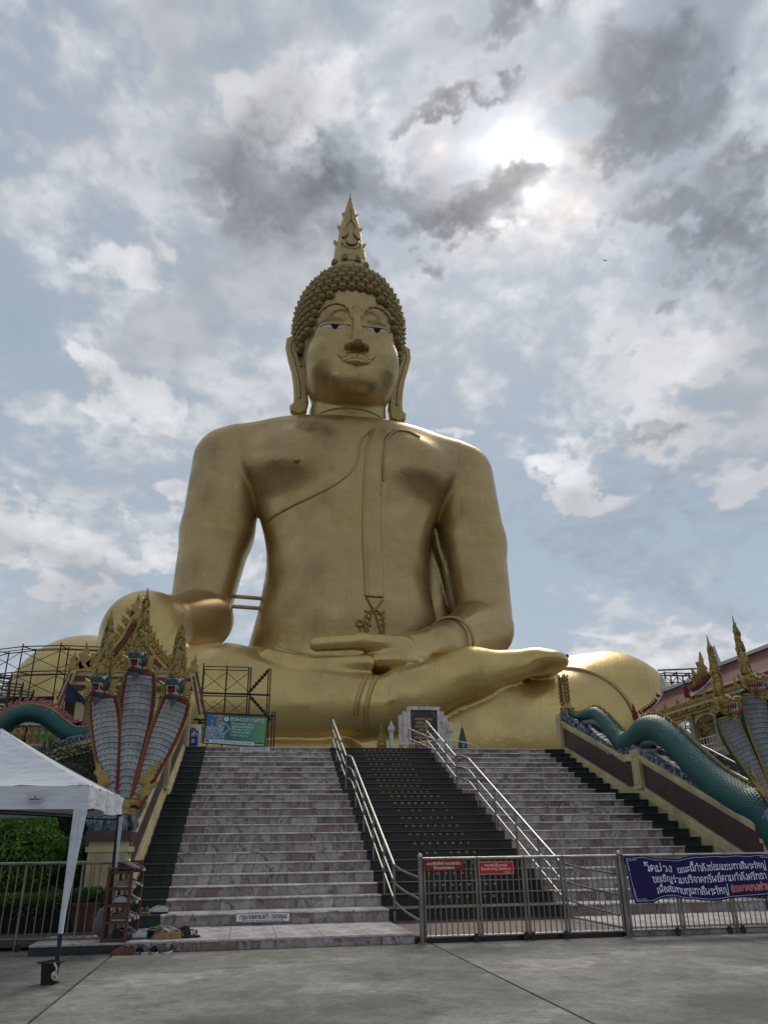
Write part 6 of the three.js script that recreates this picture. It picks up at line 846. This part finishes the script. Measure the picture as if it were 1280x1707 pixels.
// ---------------------------------------------------------------- shoe rack and shoes
{
  const t = thing('shoe_rack', 'brown wooden shoe rack with crowded shelves at the stair foot', 'shoe rack', [-5.66, 0, -.34]); t.rotation.y = -.12; const W = .30, D = .62, H = 1.02;
  for (const x of [-W / 2, W / 2]) for (const z of [-D / 2, D / 2]) part(t, 'post', bx(.04, H - (z > 0 ? .02 : 0), .04, x, H / 2, z), M.wood);
  for (let k = 0; k < 5; k++) { const y = .16 + k * .205; part(t, 'shelf', mg([bx(W, .016, .1, 0, y, -.22), bx(W, .016, .1, 0, y, -.08), bx(W, .016, .1, 0, y, .06), bx(W, .016, .1, 0, y, .2)]), M.wood); part(t, 'side_slat', bx(.014, .05, D, W / 2 + .006, y + .03, 0), M.wood); part(t, 'front_slat', bx(W, .04, .016, 0, y, D / 2 + .006), M.wood); }
  part(t, 'top_board', bx(W + .06, .022, D + .04, 0, H + .008, 0), M.wood); part(t, 'head_board', bx(W + .02, .09, .02, 0, H + .06, -D / 2), M.wood);
  // shoe kinds: trainer, sandal, clog
  const sole = (L, w, h, y = 0) => { const s = new THREE.Shape(); s.moveTo(0, -L * .5); s.quadraticCurveTo(w * .42, -L * .5, w * .42, -L * .28); s.quadraticCurveTo(w * .36, 0, w * .5, L * .22); s.quadraticCurveTo(w * .46, L * .5, 0, L * .5); s.quadraticCurveTo(-w * .5, L * .46, -w * .48, L * .2); s.quadraticCurveTo(-w * .34, 0, -w * .42, -L * .28); s.quadraticCurveTo(-w * .42, -L * .5, 0, -L * .5); return new THREE.ExtrudeGeometry(s, { depth: h, bevelEnabled: true, bevelThickness: .004, bevelSize: .004, bevelSegments: 1, curveSegments: 6 }).rotateX(-PI / 2).translate(0, y, 0); };
  const upper = (L, w) => { const p = [[L * .5, .012, .3], [L * .4, .032, .72], [L * .2, .05, .95], [0, .075, .8], [-L * .2, .088, .74], [-L * .42, .082, .72], [-L * .5, .05, .4]], pos = [], idx = [], K = 10; p.forEach(([z, h, s]) => { for (let k = 0; k <= K; k++) { const a = k / K * PI; pos.push(cos(a) * w * .5 * s, .025 + h * sin(a) ** .7, -z); } }); for (let i = 0; i < p.length - 1; i++) for (let k = 0; k < K; k++) { const a = i * (K + 1) + k, b = a + K + 1; idx.push(a, b, a + 1, b, b + 1, a + 1); } const g = new THREE.BufferGeometry(); g.setAttribute('position', new THREE.Float32BufferAttribute(pos, 3)); g.setIndex(idx); g.computeVertexNormals(); return g; };
  const shoeMat = (c) => std(c, .7, 0, { side: THREE.DoubleSide }), blk = shoeMat([.014, .014, .015]), wht = shoeMat([.52, .52, .53]);
  const trainer = (o, c, sc) => { part(o, 'sole', sole(.25, .09, .022), sc); part(o, 'upper', upper(.24, .088), c); part(o, 'opening', ball(.03, 0, .098, .075, 1, .3, 1.5, 8, 5), blk); part(o, 'laces', mg([0, 1, 2, 3].map((k) => bx(.04, .006, .008, 0, .083 + k * .008, -.035 + k * .02))), wht); };
  const sandal = (o, c, sc) => { part(o, 'sole', sole(.25, .09, .02), sc); const st = (z, h) => pipe([[-.044, .02, z], [-.03, .02 + h, z], [.03, .02 + h, z], [.044, .02, z]], .009, 12, 5); part(o, 'strap', mg([st(-.07, .04), st(-.02, .055), st(.07, .06), pipe([[0, .02, -.09], [0, .06, -.05], [0, .075, -.02]], .008, 8, 5)]), c); };
  const clog = (o, c, sc) => { part(o, 'sole', sole(.25, .095, .028), sc); const g = upper(.25, .098); part(o, 'upper', g, c); part(o, 'opening', ball(.034, 0, .095, .06, 1, .35, 1.6, 8, 5), blk); };
  const kinds = { trainer, sandal, clog }; let first = {};
  const put = (kind, c, sc, x, y, z, turn, label, tilt = 0, roll = 0) => { const o = thing('shoe', label, 'shoe', [x, y, z], turn, 'shoes left at the stair foot'); o.rotation.set(tilt, turn, roll); kinds[kind](o, shoeMat(c), shoeMat(sc)); };
  const P = ST.ph + .002, S1 = yN(1) + .002, K = [.014, .014, .015], Wt = [.5, .5, .5], Gy = [.12, .13, .14], Br = [.14, .06, .03], Tan = [.30, .19, .10], Nv = [.02, .025, .06], Gn = [.12, .34, .03], Pk = [.40, .28, .30];
  const LIST = [['trainer', K, Wt, -4.96, 0, .15, 2.9, 'black shoe with white sole standing alone on the pavement'], ['trainer', K, Wt, -5.14, 0, .15, .3, 'white-soled black shoe pointing at the stairs on the pavement'], ['trainer', Gy, Wt, -5.22, 0, .12, -.5, 'grey shoe leaning beside the white-soled black shoe on the pavement'], ['sandal', K, K, -5.33, 0, .1, 1.0, 'flat black sandal on the pavement below the platform edge'], ['sandal', K, Gy, -5.41, 0, .13, .6, 'thin black sandal next to the rack foot on the pavement'], ['clog', Br, Br, -5.56, 0, .16, 1.8, 'brown slip-on shoe in front of the rack on the pavement'], ['clog', Br, Br, -5.47, 0, .17, 1.2, 'brown slip-on shoe second from the rack on the pavement'],
    ['sandal', K, K, -4.70, P, -.35, 1.9, 'black strapped sandal farthest out on the pale platform'], ['sandal', K, Gy, -4.76, P, -.5, 2.2, 'grey-soled strapped sandal beside the farthest sandal'], ['clog', Tan, Tan, -4.96, P, -.3, 1.7, 'tan slip-on shoe at the platform edge, nearest the sandals'], ['clog', Tan, Tan, -5.10, P, -.26, 1.3, 'tan slip-on shoe at the platform edge, nearest the rack'], ['trainer', Wt, Wt, -5.06, P, -.62, -.5, 'white trainer standing in the middle of the shoe heap'], ['trainer', Pk, Wt, -4.98, P, -.78, -1.2, 'pale pink trainer behind the white trainer'], ['trainer', Gn, Gn, -5.14, P, -.95, 1.5, 'bright green trainer lying in the shoe heap'], ['clog', Gn, K, -5.25, P, -.98, 1.8, 'bright green clog with a black sole in the shoe heap'], ['trainer', K, K, -4.88, P, -1.05, .8, 'black trainer at the back of the shoe heap'], ['trainer', K, Wt, -4.86, P, -.92, 1.1, 'black trainer with white sole at the back of the heap'], ['trainer', Nv, K, -5.30, P, -.5, .4, 'navy trainer at the front of the shoe heap'], ['trainer', K, Gy, -5.22, P, -.42, .1, 'black trainer with grey sole lying over the heap front'], ['trainer', Nv, Wt, -5.38, P, -.66, -.3, 'navy trainer with white sole against the rack'], ['trainer', Gy, K, -5.30, P, -.78, .9, 'grey trainer in the middle of the heap'], ['clog', K, K, -5.18, P, -.66, 2.4, 'black clog half under the white trainer'], ['trainer', Wt, Gy, -5.42, P, -.36, 1.6, 'white trainer lying at the foot of the rack'],
    ['trainer', Wt, K, -5.32, S1, -2.35, 1.7, 'white sporty shoe on the lowest dark step'], ['trainer', Wt, Gy, -5.42, S1, -2.5, 1.5, 'white shoe with grey sole on the lowest dark step'], ['sandal', Tan, Tan, -5.60, S1, -2.4, 1.2, 'tan sandal on the lowest dark step next to the wall']];
  for (const a of LIST) put(...a);
  const R = rng(12), cols = [K, Wt, Gy, Nv, Br, K, Gy, Tan]; const where = ['lowest', 'second', 'third', 'fourth', 'topmost'];
  for (let k = 0; k < 5; k++) for (let j = 0; j < 4; j++) { const c = cols[floor(R() * 8)], nm = c === K ? 'black' : c === Wt ? 'white' : c === Gy ? 'grey' : c === Nv ? 'navy' : c === Br ? 'brown' : 'tan'; const kd = R() < .6 ? 'trainer' : 'clog', x = .05 + R() * .03, z = -.24 + j * .16; const wp = V(x, 0, z).applyAxisAngle(V(0, 1, 0), -.12); put(kd, c, R() < .5 ? Wt : K, -5.66 + wp.x, .168 + k * .205, -.34 + wp.z, -PI / 2 - .12 + (R() - .5) * .3, `${nm} shoe on the ${where[k]} rack shelf, ${['farthest from', 'third from', 'second from', 'nearest to'][j]} the pavement`); }
  const bag = thing('carrier_bag', 'crumpled grey carrier bag hanging behind the fence end', 'bag', [-5.95, .12, -.9]); const bgG = new THREE.IcosahedronGeometry(1, 3); { const p = bgG.attributes.position; for (let i = 0; i < p.count; i++) { const f = .75 + .5 * lumpy(p.getX(i), p.getY(i), p.getZ(i), 2.4); p.setXYZ(i, p.getX(i) * .17 * f, p.getY(i) * .2 * f + .18, p.getZ(i) * .14 * f); } bgG.computeVertexNormals(); } part(bag, 'bag_body', bgG, std([.16, .17, .18], .6)); part(bag, 'handle', pipe([[-.05, .34, 0], [-.02, .46, 0], [.05, .36, 0]], .008, 14, 5), M.white);
}
renderer.render(scene, camera);
